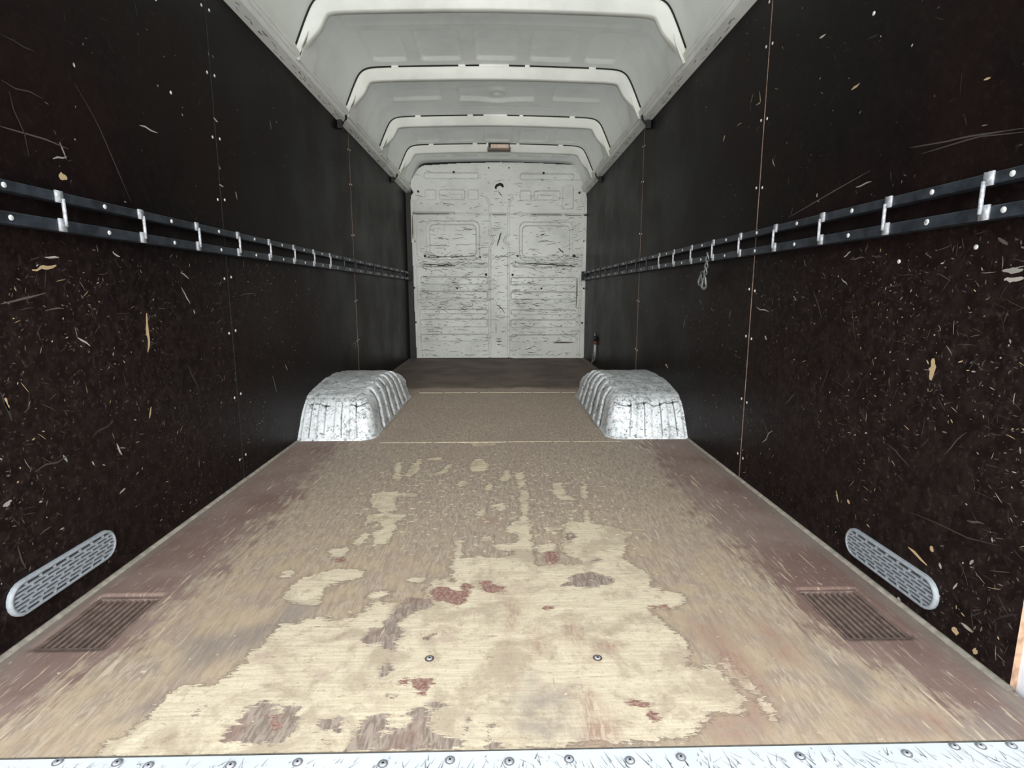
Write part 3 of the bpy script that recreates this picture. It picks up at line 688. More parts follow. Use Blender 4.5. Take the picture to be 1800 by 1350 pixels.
# floor beads
for nm, x, sg in (('baseboard_left', XL, 1), ('baseboard_right', XR, -1)):
    b = MB(); b.prism([(x - sg * 0.001, -0.003), (x - sg * 0.001, 0.006), (x + sg * 0.004, 0.005), (x + sg * 0.010, 0.0015), (x + sg * 0.011, -0.003)], 0.80, YB - 0.01)
    struct(b.build(nm, M['trim'], None, True))

# ------------------------------------------------------------------ bulkhead
def make_bulkhead():
    dx = 0.0048
    xs = np.arange(-0.84, 0.9071, dx); zs = np.arange(-0.012, 1.9, dx)
    X, Z = np.meshgrid(xs, zs, indexing='ij')
    h = np.zeros(X.shape)
    for x0, z0, x1, z1, r, d, e in PRESSED:
        h += 1.7 * d * sstep(-e * 0.3, e * 0.7, rrect(X, Z, x0, z0, x1, z1, r))
    for pts, w, d in GROOVES:
        h += 2.1 * d * (1 - sstep(w * 0.25, w * 0.8, line_dist(pts, X, Z)))
    # flange strips at both sides stand proud
    h += 0.012 * sstep(-0.765, -0.785, X - 0.018 * sstep(0.8, 0.0, Z)) * sstep(1.55, 1.5, Z)
    h += 0.012 * sstep(0.842, 0.862, X + 0.018 * sstep(0.8, 0.0, Z)) * sstep(1.55, 1.5, Z)
    h += 0.006 * (fbm(X * 5, Z * 5, 4) - 0.5) + 0.003 * (fbm(X * 22, Z * 22, 14) - 0.5) * sstep(1.2, 0.6, Z)
    P = np.stack([X, YB - h, Z], -1)
    ins = poly_sdf(OUTLINE, X, Z, 0.03)
    c = (ins[:-1, :-1] + ins[1:, 1:] + ins[1:, :-1] + ins[:-1, 1:]) / 4
    wall = struct(link('wall_back', grid_mesh('wall_back', P, c > 0), M['bulk']))
    b = MB(); b.box(-0.93, 0.94, YB + 0.075, YB + 0.10, -0.05, 2.0)  # unseen dark sheet added to stop light behind the bulkhead
    b.build('backing', M['backing'], wall)
    for x0, x1 in ((XL - 0.02, -0.80), (0.86, XR + 0.02)):
        b = MB(); b.box(x0, x1, YB + 0.012, YB + 0.016, -0.04, 1.60); b.build('closing_strip', M['strip'], wall)
    pm = MB(); pm.disc((0, 0, 0), (0, -1, 0), 1.0, 0.35, 12, 0.15)
    pme = pm.mesh('plug', True); pme.materials.append(M['dark'])
    for x, z, r in PLUGS:
        o = bpy.data.objects.new('plug', pme); COL.objects.link(o); o.parent = wall
        i = min(max(int((x + 0.84) / dx + 0.5), 0), X.shape[0] - 1); j = min(max(int((z + 0.012) / dx + 0.5), 0), X.shape[1] - 1)
        o.location = (x, P[i, j, 1] + 0.002, z); o.scale = (r, r, r)
    mk = MB()
    def at(x, z):
        i = min(max(int((x + 0.84) / dx + 0.5), 0), X.shape[0] - 1); j = min(max(int((z + 0.012) / dx + 0.5), 0), X.shape[1] - 1)
        return P[i, j, 1] - 0.0015
    def mark(pts, w, col):
        n = len(pts); vs = []
        for i, (x, z) in enumerate(pts):
            t = np.array(pts[min(i + 1, n - 1)]) - np.array(pts[max(i - 1, 0)]); t = t / (np.hypot(*t) + 1e-9)
            ww = w * 0.5 * (0.3 + 0.7 * math.sin(math.pi * min(max(i / (n - 1), 0.03), 0.97)) ** 0.6) * rng.uniform(0.75, 1.2)
            y = at(x, z)
            vs += [(x - t[1] * ww, y, z + t[0] * ww), (x + t[1] * ww, y, z - t[0] * ww)]
        mk.add(vs, [(2 * i, 2 * i + 1, 2 * i + 3, 2 * i + 2) for i in range(n - 1)], col)
    for pts, w, k in SCUFFS:
        q = resample(pts, 9); q[:, 1] += NP.uniform(-0.006, 0.006, 9)
        c = 0.02 if k == 0 else 0.05
        mark([tuple(p) for p in q], w, (c, c, c * 0.9, 1))
    for pts, w in RUST:
        mark([tuple(p) for p in resample(pts, 8)], w, (0.10, 0.062, 0.036, 1))
    for x0, z0, x1, z1 in ((-0.800, 1.4140, -0.415, 1.4155), (-0.056, 1.406, 0.115, 1.406), (0.309, 1.4065, 0.642, 1.405), (0.676, 1.405, 0.880, 1.400)):
        mark([(x0 + (x1 - x0) * k / 8, z0 + (z1 - z0) * k / 8) for k in range(9)], 0.016, (0.045, 0.038, 0.030, 1))
    for i in range(1500):
        x = rng.uniform(-0.77, 0.85)
        z = min(max(rng.gauss(0.62, 0.36), 0.03), 1.5) if rng.random() < 0.9 else rng.uniform(1.2, 1.8)
        if rng.random() < 0.16:
            z = rng.choice((0.925, 1.0)) + rng.gauss(0, 0.016)
        if -0.09 < x < 0.14 and rng.random() < 0.4:
            continue
        L = rng.choice((0.012, 0.02, 0.03, 0.05, 0.09)) * rng.uniform(0.6, 1.3)
        a = rng.gauss(0, 0.22)
        q = [(x + L * (k / 3 - 0.5) * math.cos(a), z + L * (k / 3 - 0.5) * math.sin(a) + rng.uniform(-0.003, 0.003)) for k in range(4)]
        if q[0][0] < -0.80 or q[-1][0] > 0.88:
            continue
        k = rng.uniform(0.06, 0.22)
        mark(q, rng.uniform(0.0025, 0.006), (k, k, k * 0.93, 1))
    o = mk.build('scuff_marks', M['tone'], wall); o['kind'] = 'stuff'
    return wall
make_bulkhead()

# ------------------------------------------------------------------ roof: skin, bows, cant rails
XM = 0.005
def roof_path(n=160):
    half = [(-0.868, 1.640), (-0.835, 1.715), (-0.800, 1.795), (-0.768, 1.858), (-0.735, 1.888), (-0.690, 1.902), (-0.60, 1.907), (-0.42, 1.912), (-0.20, 1.917), (0, 1.919)]
    full = half + [(-x, z) for x, z in reversed(half[:-1])]
    P = np.array(full, float)
    for _ in range(2):                            # corner cutting
        q = [P[0]]
        for a, b in zip(P[:-1], P[1:]):
            q += [a * 0.75 + b * 0.25, a * 0.25 + b * 0.75]
        q.append(P[-1]); P = np.array(q)
    P[:, 0] += XM
    return resample(P, n)
RP = roof_path()
def path_normals(P):
    t = np.gradient(P, axis=0); t /= np.hypot(t[:, 0], t[:, 1])[:, None]
    return np.stack([-t[:, 1], t[:, 0]], -1)      # outward (up)
BOWS = [2.54, 3.31, 4.18, 4.94]

def make_ceiling():
    R = roof_path(300); N = path_normals(R)
    ys = np.arange(0.62, YB + 0.09, 0.008)
    SX, Y = np.meshgrid(R[:, 0], ys, indexing='ij')
    d = np.zeros(SX.shape)
    def rec(x0, x1, y0, y1, dep, r=0.03, e=0.010):
        nonlocal d
        d += dep * sstep(-e * 0.5, e * 0.5, rrect(SX, Y, x0, y0, x1, y1, r))
    for x0, x1 in ((-0.65, -0.46), (-0.39, -0.17), (-0.09, 0.13), (0.20, 0.43), (0.50, 0.67)):
        rec(x0, x1, 2.90, 3.255, 0.020)
        rec(x0, x1, 4.52, 4.885, 0.016)
        rec(x0, x1, 5.10, 5.40, 0.016)
        rec(x0, x1, 2.05, 2.46, 0.02)
    rec(-0.70, 0.71, 2.72, 2.84, 0.010, 0.02)
    rec(-0.66, -0.34, 3.60, 3.87, 0.020); rec(0.38, 0.70, 3.60, 3.87, 0.020)
    # pressed roof-vent pattern in the second bay
    bx, by = 0.02, 3.78
    swell = 0.035 * np.exp(-((SX - bx) / 0.10) ** 2)
    badge = rrect(SX, (Y - by) / (1 + swell * 10) + by, bx - 0.245, by - 0.115, bx + 0.245, by + 0.115, 0.012)
    d += 0.028 * sstep(-0.006, 0.006, badge)
    rr = np.hypot(SX - bx, Y - by)
    d += -0.024 * (1 - sstep(0.058, 0.074, rr)) + 0.014 * (1 - sstep(0.024, 0.034, rr))
    d += 0.004 * np.exp(-((Y - 4.02) / 0.012) ** 2) * (np.abs(SX) < 0.4)
    d += 0.004 * (fbm(SX * 3, Y * 3, 21) - 0.5) - 0.010
    P = np.stack([R[:, 0][:, None] + N[:, 0][:, None] * d, Y, R[:, 1][:, None] + N[:, 1][:, None] * d], -1)
    return struct(link('ceiling', grid_mesh('ceiling', P), M['skin']))
ceiling = make_ceiling()

def sweep(mb, path, normals, sec, closed=True, taper=None):
    """sec: list of (n, y) points swept along path; n follows the outward normal"""
    k = len(sec); vs = []
    for i, ((x, z), (nx, nz)) in enumerate(zip(path, normals)):
        for n, y in sec:
            if taper is not None and n < -0.022:
                n = -0.022 + (n + 0.022) * taper[i]
            vs.append((x + nx * n, y, z + nz * n))
    fs = []
    m = len(path)
    for i in range(m - 1):
        for j in range(k if closed else k - 1):
            fs.append((i * k + j, i * k + (j + 1) % k, (i + 1) * k + (j + 1) % k, (i + 1) * k + j))
    if closed:
        fs += [tuple(range(k - 1, -1, -1)), tuple((m - 1) * k + j for j in range(k))]
    mb.add(vs, fs)

ORD = ['nearest the open rear', 'second from the open rear', 'third from the open rear', 'farthest in, holding the lamp']
def make_bow(k, y):
    N = path_normals(RP)
    t = np.linspace(0, 1, len(RP))
    a = slice(1, len(RP) - 1)
    path = RP[a]; nrm = N[a]
    b = MB()
    # hat section: sloping rear face, flat underside, front face with a flange on the skin
    sec = [(-0.022, 0.0), (-0.028, 0.003), (-0.074, 0.016), (-0.079, 0.021), (-0.079, 0.052), (-0.074, 0.058), (-0.020, 0.070), (-0.014, 0.072), (-0.014, 0.066), (-0.018, 0.060), (-0.018, 0.006)]
    s_ = np.minimum(np.arange(len(path)), np.arange(len(path))[::-1]) / float(len(path))
    sweep(b, path, nrm, [(n, y + d) for n, d in sec], True, 0.30 + 0.70 * sstep(0.015, 0.085, s_))
    bow = b.build('roof_bow', M['bow'], None, True)
    for p in bow.data.polygons: p.use_smooth = True
    tag(bow, 'white painted steel roof bow across the ceiling, ' + ORD[k], 'roof bow', 'roof bows')
    # near-black strips stand for the shaded gap under the skin, broken by pads
    n = len(path)
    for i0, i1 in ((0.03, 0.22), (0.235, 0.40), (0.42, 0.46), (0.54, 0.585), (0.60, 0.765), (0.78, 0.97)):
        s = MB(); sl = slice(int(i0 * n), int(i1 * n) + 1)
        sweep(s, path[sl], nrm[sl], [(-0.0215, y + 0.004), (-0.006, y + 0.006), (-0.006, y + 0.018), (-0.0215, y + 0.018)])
        s.build('gap_shade', M['gap_shade'], bow)
    for i0, i1 in ((0.22, 0.235), (0.40, 0.42), (0.46, 0.54), (0.585, 0.60), (0.765, 0.78)):
        s = MB(); sl = slice(int(i0 * n), int(i1 * n) + 1)
        sweep(s, path[sl], nrm[sl], [(-0.0215, y + 0.005), (-0.006, y + 0.002), (-0.006, y + 0.020), (-0.0215, y + 0.02)])
        s.build('pad', M['bow'], bow)
    # feet: flared gusset on each side
    for sd in (-1, 1):
        fx = lambda x: XM + sd * x
        f = MB()
        pts = [(0.836, 1.640), (0.808, 1.705), (0.784, 1.760)]
        ya, yb = y + 0.020, (y + 0.19, y + 0.165, y + 0.10)
        vs = []
        for (x, z), y2 in zip(pts, yb):
            for yy in (ya, y2):
                vs += [(fx(x - 0.012), yy, z - 0.006), (fx(x + 0.010), yy, z + 0.010)]
        fs = []
        for i in range(2):
            o = i * 4
            fs += [(o, o + 2, o + 6, o + 4), (o + 1, o + 5, o + 7, o + 3), (o + 2, o + 3, o + 7, o + 6), (o, o + 4, o + 5, o + 1)]
        fs += [(0, 1, 3, 2), (8, 10, 11, 9)]
        f.add(vs, fs)
        f.build('foot', M['cant'], bow, False, 0.003)
        r = MB(); r.tube([(fx(0.828), y + 0.012, 1.632), (fx(0.795), y + 0.010, 1.70), (fx(0.772), y + 0.012, 1.755)], [0.007, 0.006, 0.003], 8)
        r.build('foot_rib', M['bow'], bow, True)
    return bow
for k, y in enumerate(BOWS):
    make_bow(k, y)

for nm, x, sg in (('trim_1', XL, 1), ('trim_2', XR, -1)):
    f = lambda dx, z: (x + sg * dx, z)
    c = MB()
    c.prism([f(-0.030, 1.606), f(0.003, 1.604), f(0.042, 1.6195), f(0.046, 1.626), f(0.0465, 1.638), f(0.0535, 1.640), f(0.0545, 1.653), f(0.0595, 1.655), f(0.0600, 1.668), f(0.052, 1.672), f(0.020, 1.690), f(-0.030, 1.760)], 0.62, YB + 0.08)
    o = struct(c.build(nm, M['cant'], None, False, 0.0))
    sc_ = MB()
    for i in range(170):
        yy = 1.6 + rng.random() ** 0.8 * 3.8; L = rng.uniform(0.01, 0.05); u0 = rng.uniform(0.15, 0.9)
        du = rng.uniform(-0.15, 0.15); wd = rng.uniform(0.04, 0.10)
        pt = lambda u, y_: (x + sg * (0.003 + 0.043 * u), y_, 1.604 + 0.018 * u - 0.0006)
        k = rng.uniform(0.10, 0.3)
        sc_.add([pt(u0, yy), pt(min(u0 + wd, 1), yy), pt(min(u0 + wd * 0.6 + du, 1), yy + L), pt(min(max(u0 + du, 0), 1), yy + L)], [(0, 1, 2, 3)], (k, k, k * 0.92, 1))
    m = sc_.build('scratches', M['tone'], o); m['kind'] = 'stuff'

# body round the rear opening
for nm, x, sg in (('trim_3', XL, 1), ('trim_4', XR, -1)):
    b = MB(); b.box(min(x - sg * 0.012, x - sg * 0.10), max(x - sg * 0.012, x - sg * 0.10), 0.56, 0.86, -0.05, 1.75)
    struct(b.build(nm, M['jamb'], None, False, 0.006))
b = MB(); b.box(-0.95, 0.96, 0.56, 0.66, 1.74, 2.02)
struct(b.build('trim_5', M['jamb'], None, False, 0.006))

# ------------------------------------------------------------------ sill plate with screws
SILL = [(-0.594, .691), (-0.509, .688), (-0.462, .682), (-0.347, .680), (-0.255, .683), (-0.134, .678), (-0.04, .682), (.044, .678), (.129, .680), (.215, .676), (.289, .680), (.46, .678), (.616, .679), (.695, .690), (.734, .690), (.78, .690)]
s = MB()
s.prism([(0, 0), (0, 0), (0, 0)], 0, 0) if False else None
prof = [(0.560, -0.060), (0.560, -0.010), (0.566, -0.0015), (0.574, 0.0005), (0.6965, 0.0005), (0.6965, -0.004), (0.570, -0.006), (0.566, -0.060)]
vs = [(XL - 0.01, y, z) for y, z in prof] + [(XR + 0.01, y, z) for y, z in prof]
n = len(prof)
s.add(vs, [(k, (k + 1) % n, n + (k + 1) % n, n + k) for k in range(n)] + [tuple(range(n - 1, -1, -1)), tuple(range(n, 2 * n))])
sill = s.build('sill_plate', M['sill'])
tag(sill, 'scratched white metal sill strip with screws along the rear floor edge', 'sill')
u = MB(); u.box(XL, XR, 0.572, 0.69, -0.05, -0.006); u.build('support', M['edge'], sill)
sm = MB(); sm.disc((0, 0, 0), (0, 0, 1), 0.0052, 0.0010, 12, 0.0008); sme = sm.mesh('screw', True); sme.materials.append(M['bracket'])
rm = MB(); rm.disc((0, 0, 0), (0, 0, 1), 0.0074, 0.0004, 14, 0.0); rme = rm.mesh('screw_rim'); rme.materials.append(plain('grey_grime', lin(120, 122, 124), 0.7))
hm = MB(); hm.disc((0, 0, 0.0016), (0, 0, 1), 0.0018, 0.0004, 6, 0.0); hme = hm.mesh('screw_recess'); hme.materials.append(M['dark'])
for x, y in SILL:
    o = bpy.data.objects.new('screw', sme); COL.objects.link(o); o.parent = sill; o.location = (x, y, 0.0006)
    for nme, me in (('screw_rim', rme), ('screw_recess', hme)):
        q = bpy.data.objects.new(nme, me); COL.objects.link(q); q.parent = o
mk = MB()
for i in range(900):
    x = rng.uniform(XL, XR); y = rng.uniform(0.63, 0.694); L = rng.uniform(0.004, 0.03); a = rng.gauss(1.9 if x > 0 else 1.2, 0.4); w = rng.uniform(0.0004, 0.0012)
    dx, dy = L * math.cos(a), L * math.sin(a)
    if not (0.6 < y + dy < 0.695): continue
    k = rng.uniform(0.16, 0.42)
    mk.add([(x, y, 0.0008), (x + w * 2, y, 0.0008), (x + dx + w, y + dy, 0.0008)], [(0, 1, 2)], (k, k, k, 1))
o = mk.build('scratches', M['tone'], sill); o['kind'] = 'stuff'

# two screws in the floor
for x, y, lb in ((-0.097, 0.903, 'small ringed steel screw in the pale worn floor, left of the pair'), (0.208, 0.898, 'small ringed steel screw in the reddish worn floor, right of the pair')):
    b = MB(); b.disc((x, y, -0.0005), (0, 0, 1), 0.0085, 0.0012, 16, 0.0)
    o = b.build('floor_screw', M['gratedark']); tag(o, lb, 'screw', 'floor screws')
    c = MB(); c.disc((x, y, 0.0007), (0, 0, 1), 0.0055, 0.0008, 12, 0.0005); c.build('screw_head', M['bracket'], o, True)
    c = MB(); c.disc((x, y, 0.0020), (0, 0, 1), 0.0020, 0.0003, 6, 0.0); c.build('screw_recess', M['dark'], o)

# ------------------------------------------------------------------ lashing rails
def make_rail(side, X, y_first, pitch, label):
    sg = 1 if side < 0 else -1
    root = empty('lashing_rail', (X, 0.8, 0.81))
    tag(root, label, 'lashing rail', 'lashing rails')
    xi = X + sg * 0.030; xb = X + sg * 0.0026
    y0, y1 = 0.80, YB - 0.02
    for nm, z0, z1 in (('upper_bar', 0.8335, 0.8530), ('lower_bar', 0.776, 0.7985)):
        b = MB(); b.box(min(xi, xb), max(xi, xb), y0, y1, z0, z1)
        b.build(nm, M['rail'], root, False, 0.002)
    b = MB(); b.box(min(X + sg * 0.045, xb), max(X + sg * 0.045, xb), YB - 0.075, YB - 0.018, 0.772, 0.858)
    b.build('end_block', M['dark'], root, False, 0.003)
    bm_ = MB()
    f = lambda d: sg * d
    for z0, z1 in ((0.8315, 0.8545), (0.7755, 0.8005)):
        bm_.box(min(0, f(0.0035)), max(0, f(0.0035)), -0.014, 0.005, z0 - 0.81, z1 - 0.81)
    bm_.tube([(f(0.0030), 0.003, 0.840 - 0.81), (f(0.0034), 0.003, 0.822 - 0.81), (f(0.0034), 0.003, 0.808 - 0.81), (f(0.0030), 0.003, 0.786 - 0.81)], 0.0036, 8)
    bme = bm_.mesh('bracket', True); bme.materials.append(M['bracket'])
    bmd = bme.copy(); bmd.materials.clear(); bmd.materials.append(M['rail'])     # darker copy: the dimmer light deep inside put into the colour
    sm = MB(); sm.disc((0, 0, 0), (sg, 0, 0), 0.0052, 0.0010, 12, 0.0010); sme = sm.mesh('rail_screw', True); sme.materials.append(M['screw'])
    y = y_first
    while y - pitch > y0 + 0.03: y -= pitch
    k = 0
    while y < y1 - 0.06:
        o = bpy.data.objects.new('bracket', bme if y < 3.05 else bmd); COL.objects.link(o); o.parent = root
        o.matrix_parent_inverse = root.matrix_world.inverted() if False else parent_inverse(root)
        o.location = (xi, y, 0.81)
        for dz in (0.0330, -0.0225):
            q = bpy.data.objects.new('rail_screw', sme); COL.objects.link(q); q.parent = root
            q.matrix_parent_inverse = parent_inverse(root)
            q.location = (xi, y + pitch * (0.50 if dz > 0 else 0.52), 0.81 + dz)
        y += pitch; k += 1
    if side > 0:
        for yy, zz in ((0.905, 0.843), (0.912, 0.788), (1.075, 0.789)):
            q = bpy.data.objects.new('rail_screw', sme); COL.objects.link(q); q.parent = root
            q.matrix_parent_inverse = parent_inverse(root); q.location = (xi, yy, zz)
    return root
make_rail(-1, XL, 1.1625, 0.2521, 'black double bar lashing rail along the left wall with pale rungs')
make_rail(1, XR, 0.951, 0.2408, 'black double bar lashing rail along the right wall with a hook chain hanging from it')

# ------------------------------------------------------------------ vent grilles low on the walls
def make_vent(side, X, yc, zc, tilt, label):
    sg = 1 if side < 0 else -1
    root = empty('vent_grille', (X, yc, zc)); tag(root, label, 'vent', 'wall vents')
    L, Hh = 0.142, 0.0345
    ct, st = math.cos(tilt), math.sin(tilt)
    W = lambda a, b, d: (X + sg * d, yc + a * ct - b * st, zc + a * st + b * ct)
    def stad(r, hl, n=10):
        pts = []
        for s, a0 in ((1, -90), (-1, 90)):
            for k in range(n + 1):
                t = math.radians(a0 + 180 * k / n)
                pts.append((s * (hl - r) + r * math.cos(t), r * math.sin(t)))
        return pts
    out = stad(Hh, L); mid = stad(Hh - 0.003, L - 0.003); inn = stad(Hh - 0.0065, L - 0.0075)
    n = len(out); m = MB()
    vs = [W(a, b, 0.0) for a, b in out] + [W(a, b, 0.006) for a, b in out] + [W(a, b, 0.009) for a, b in mid] + [W(a, b, 0.009) for a, b in inn] + [W(a, b, 0.003) for a, b in inn]
    fs = []
    for i in range(4):
        for k in range(n):
            fs.append((i * n + k, i * n + (k + 1) % n, (i + 1) * n + (k + 1) % n, (i + 1) * n + k))
    m.add(vs, fs); m.build('frame', M['vent'], root, True)
    b = MB(); b.add([W(a, c, 0.0031) for a, c in inn], [tuple(range(n))]); b.build('back_plate', M['ventback'], root)
    ri = Hh - 0.0065; hl = L - 0.0075
    rows = 7
    def half_len(z):
        return hl - ri + math.sqrt(max(ri * ri - z * z, 0))
    for k in range(1, rows):
        z = -ri + 2 * ri * k / rows
        a = half_len(z) + 0.002; h = 0.0021
        s = MB(); v = []
        for aa in (-a, a):
            for bb in (z - h, z + h):
                for dd in (0.003, 0.0082):
                    v.append(W(aa, bb, dd))
        s.add(v, [(0, 1, 3, 2), (4, 6, 7, 5), (0, 4, 5, 1), (2, 3, 7, 6), (0, 2, 6, 4), (1, 5, 7, 3)])
        s.build('slat', M['vent'], root)
    t = MB()
    for k in range(rows):
        z = -ri + 2 * ri * (k + 0.5) / rows
        a = half_len(z)
        x = -a + 0.012 + 0.034 * ((k * 0.37) % 1.0)
        while x < a - 0.005:
            v = []
            for aa in (x - 0.0017, x + 0.0017):
                for bb in (z - ri / rows, z + ri / rows):
                    for dd in (0.003, 0.0080):
                        v.append(W(aa, bb, dd))
            t.add(v, [(0, 1, 3, 2), (4, 6, 7, 5), (0, 4, 5, 1), (2, 3, 7, 6), (0, 2, 6, 4), (1, 5, 7, 3)])
            x += 0.034
    t.build('crossbars', M['vent'], root)['kind'] = 'stuff'
make_vent(-1, XL, 1.088, 0.085, 0.0, 'long rounded grey plastic vent grille low on the left wall')
make_vent(1, XR, 1.107, 0.064, 0.0, 'long rounded grey plastic vent grille low on the right wall')

# ------------------------------------------------------------------ brown slatted grates let into the floor
def make_grate(rect, label):
    x0, x1, y0, y1 = rect
    root = empty('floor_grate', ((x0 + x1) / 2, (y0 + y1) / 2, -0.016)); tag(root, label, 'floor grate', 'floor grates')
    b = MB(); b.box(x0, x1, y0, y1, -0.019, -0.0145); b.build('pit', M['gratedark'], root)
    fr = MB(); t = 0.010
    for a in ((x0, x1, y0, y0 + t), (x0, x1, y1 - t, y1), (x0, x0 + t, y0 + t, y1 - t), (x1 - t, x1, y0 + t, y1 - t)):
        fr.box(a[0], a[1], a[2], a[3], -0.018, -0.0035)
    fr.build('frame', M['grate'], root, False, 0.0012)
    N = 9
    w = (x1 - x0 - 2 * t) / N
    sm = MB()
    L = (y1 - y0 - 2 * t) / 2
    sm.prism([(-0.0042, -0.014), (-0.0030, -0.0055), (-0.0012, -0.0045), (0.0012, -0.0045), (0.0030, -0.0055), (0.0042, -0.014)], -L, L)
    me = sm.mesh('slat'); me.materials.append(M['grate'])
    for k in range(N):
        o = bpy.data.objects.new('slat', me); COL.objects.link(o); o.parent = root
        o.matrix_parent_inverse = parent_inverse(root)
        o.location = (x0 + t + w * (k + 0.5), (y0 + y1) / 2, 0)
make_grate(GRATES[0], 'brown slatted grate sunk in the floor by the left wall')
make_grate(GRATES[1], 'brown slatted grate sunk in the floor by the right wall')

# ------------------------------------------------------------------ wheel arches
def make_arch(side, xw, xi, label, seed):
    """xw: wall face, xi: inner edge"""
    sg = 1 if side < 0 else -1                 # +1: box extends to +x from the wall
    W = abs(xi - xw); yc, hl, H = 2.955, 0.555, 0.205
    r = 0.075
    def col_faces():
        A = []
        nx, nz, ny = 70, 44, 150
        u = np.linspace(0, W, nx); z = np.linspace(0, H, nz); y = np.linspace(-hl, hl, ny)
        U, Z = np.meshgrid(u, z, indexing='ij'); A.append((U, np.full(U.shape, -hl), Z))        # face to the open rear
        U, Y = np.meshgrid(u, y, indexing='ij'); A.append((U, Y, np.full(U.shape, H)))           # top
        U, Z = np.meshgrid(u, z, indexing='ij'); A.append((U, np.full(U.shape, hl), Z))          # far face
        Y, Z = np.meshgrid(y, z, indexing='ij'); A.append((np.full(Y.shape, W), Y, Z))           # inner side
        return A
    root = None
    allv = []; allf = []; dirt_side_tone = []; crease = []
    base = 0
    for fi, (U, Y, Z) in enumerate(col_faces()):
        # round the edges
        ux = np.minimum(U, W - r); yy = np.clip(Y, -hl + r, hl - r); zz = np.minimum(Z, H - r)
        d = np.stack([U - ux, Y - yy, Z - zz], -1); ln = np.linalg.norm(d, axis=-1); ln[ln == 0] = 1
        nrm = d / ln[..., None]
        u = ux + nrm[..., 0] * r; y = yy + nrm[..., 1] * r; z = zz + nrm[..., 2] * r
        # ribs: across the wall-to-inner direction on rear face and shoulder, along y on inner side
        wf = np.abs(nrm[..., 1]); wi = nrm[..., 0]
        rib = np.zeros(U.shape); groove = np.zeros(U.shape)
        for c in (0.030, 0.098, 0.178, 0.250):
            q = np.abs(u - c)
            rib += (1 - sstep(0.010, 0.018, q)) * sstep(0.35, 0.8, wf)
            groove += np.exp(-((u - c - 0.0185) / 0.0035) ** 2) * sstep(0.35, 0.8, wf) * sstep(0.01, 0.03, z)
        for c in (-0.33, -0.20, -0.07, 0.06, 0.19, 0.32):
            q = np.abs(y - c)
            rib += (1 - sstep(0.020, 0.032, q)) * sstep(0.25, 0.7, wi)
            groove += np.exp(-((y - c + 0.031) / 0.006) ** 2) * sstep(0.25, 0.7, wi)
        foot = 1 - sstep(0.006, 0.016, z)
        wav = 0.05 * (fbm(u * 14 + seed, u * 0 + seed, seed + 7) - 0.5)
        groove += np.exp(-((z - (H - 0.030) - wav * 0.5) / 0.0035) ** 2) * sstep(0.2, 0.4, wf) * (fbm(u * 20, u * 0, seed + 9) > 0.42) * 0.9
        groove += np.exp(-((z - 0.018) / 0.0035) ** 2) * sstep(0.5, 0.9, wf) * 0.6
        h = 0.015 * rib * (1 - foot) + 0.006 * foot
        # dents towards the inner corner
        cr = np.exp(-(((u - W + 0.07) / 0.10) ** 2 + ((z - H + 0.03) / 0.09) ** 2)) * sstep(0.1, 0.3, wf)
        n1 = fbm(u * 16 + seed, z * 22 + y * 9, seed) - 0.5
        n2 = fbm(u * 45 + seed, z * 50 + y * 30, seed + 3) - 0.5
        h += n1 * (0.009 + 0.045 * cr) + n2 * (0.003 + 0.012 * cr)
        ridge = np.abs(n1)
        u = u + nrm[..., 0] * h; y2 = y + nrm[..., 1] * h; z = z + nrm[..., 2] * h * (z > 0.004)
        # lean both ends inwards, crown the top, then place
        y2 = y2 * (1 - 0.20 * np.clip(z / H, 0, 1.1) ** 1.2)
        z = z * (1.06 - 0.42 * (np.abs(y2) / hl) ** 2.2)
        z = np.where(foot > 0.99, np.maximum(z, -0.002), z)
        u = u - 0.05 * np.clip(z / H, 0, 1) * (u / W)
        P = np.stack([xw + sg * u, yc + y2, z], -1)
        n, m = U.shape
        idx = base + np.arange(n * m).reshape(n, m)
        allv.append(P.reshape(-1, 3)); allf.append(np.stack([idx[:-1, :-1], idx[1:, :-1], idx[1:, 1:], idx[:-1, 1:]], -1).reshape(-1, 4))
        dirt_side_tone.append((np.clip(0.45 * sstep(0.5, 0.9, wi) + 0.38 * sstep(0.6, 0.9, nrm[..., 2]), 0, 1)).ravel())  # dirt over the top; the inner side is toned darker as well
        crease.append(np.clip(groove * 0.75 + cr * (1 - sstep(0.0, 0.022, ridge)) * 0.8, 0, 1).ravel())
        base += n * m
    V = np.concatenate(allv); F = np.concatenate(allf)
    me = bpy.data.meshes.new('wheel_arch')
    me.from_pydata(V.tolist(), [], F.tolist())
    for nm, a in (('dirt_side_tone', np.concatenate(dirt_side_tone)), ('crease', np.concatenate(crease))):
        at = me.attributes.new(nm, 'FLOAT', 'POINT'); at.data.foreach_set('value', a.astype(np.float32))
    bm = bmesh.new(); bm.from_mesh(me)
    bmesh.ops.remove_doubles(bm, verts=bm.verts, dist=0.0012)
    bmesh.ops.recalc_face_normals(bm, faces=bm.faces)
    bm.to_mesh(me); bm.free()
    me.polygons.foreach_set('use_smooth', [True] * len(me.polygons))
    o = link('wheel_arch', me, M['arch'])
    tag(o, label, 'wheel arch', 'wheel arches')
make_arch(-1, XL, -0.535, 'scraped white ribbed wheel arch box against the left wall', 3)
make_arch(1, XR, 0.517, 'scraped white ribbed wheel arch box against the right wall, more dented', 8)

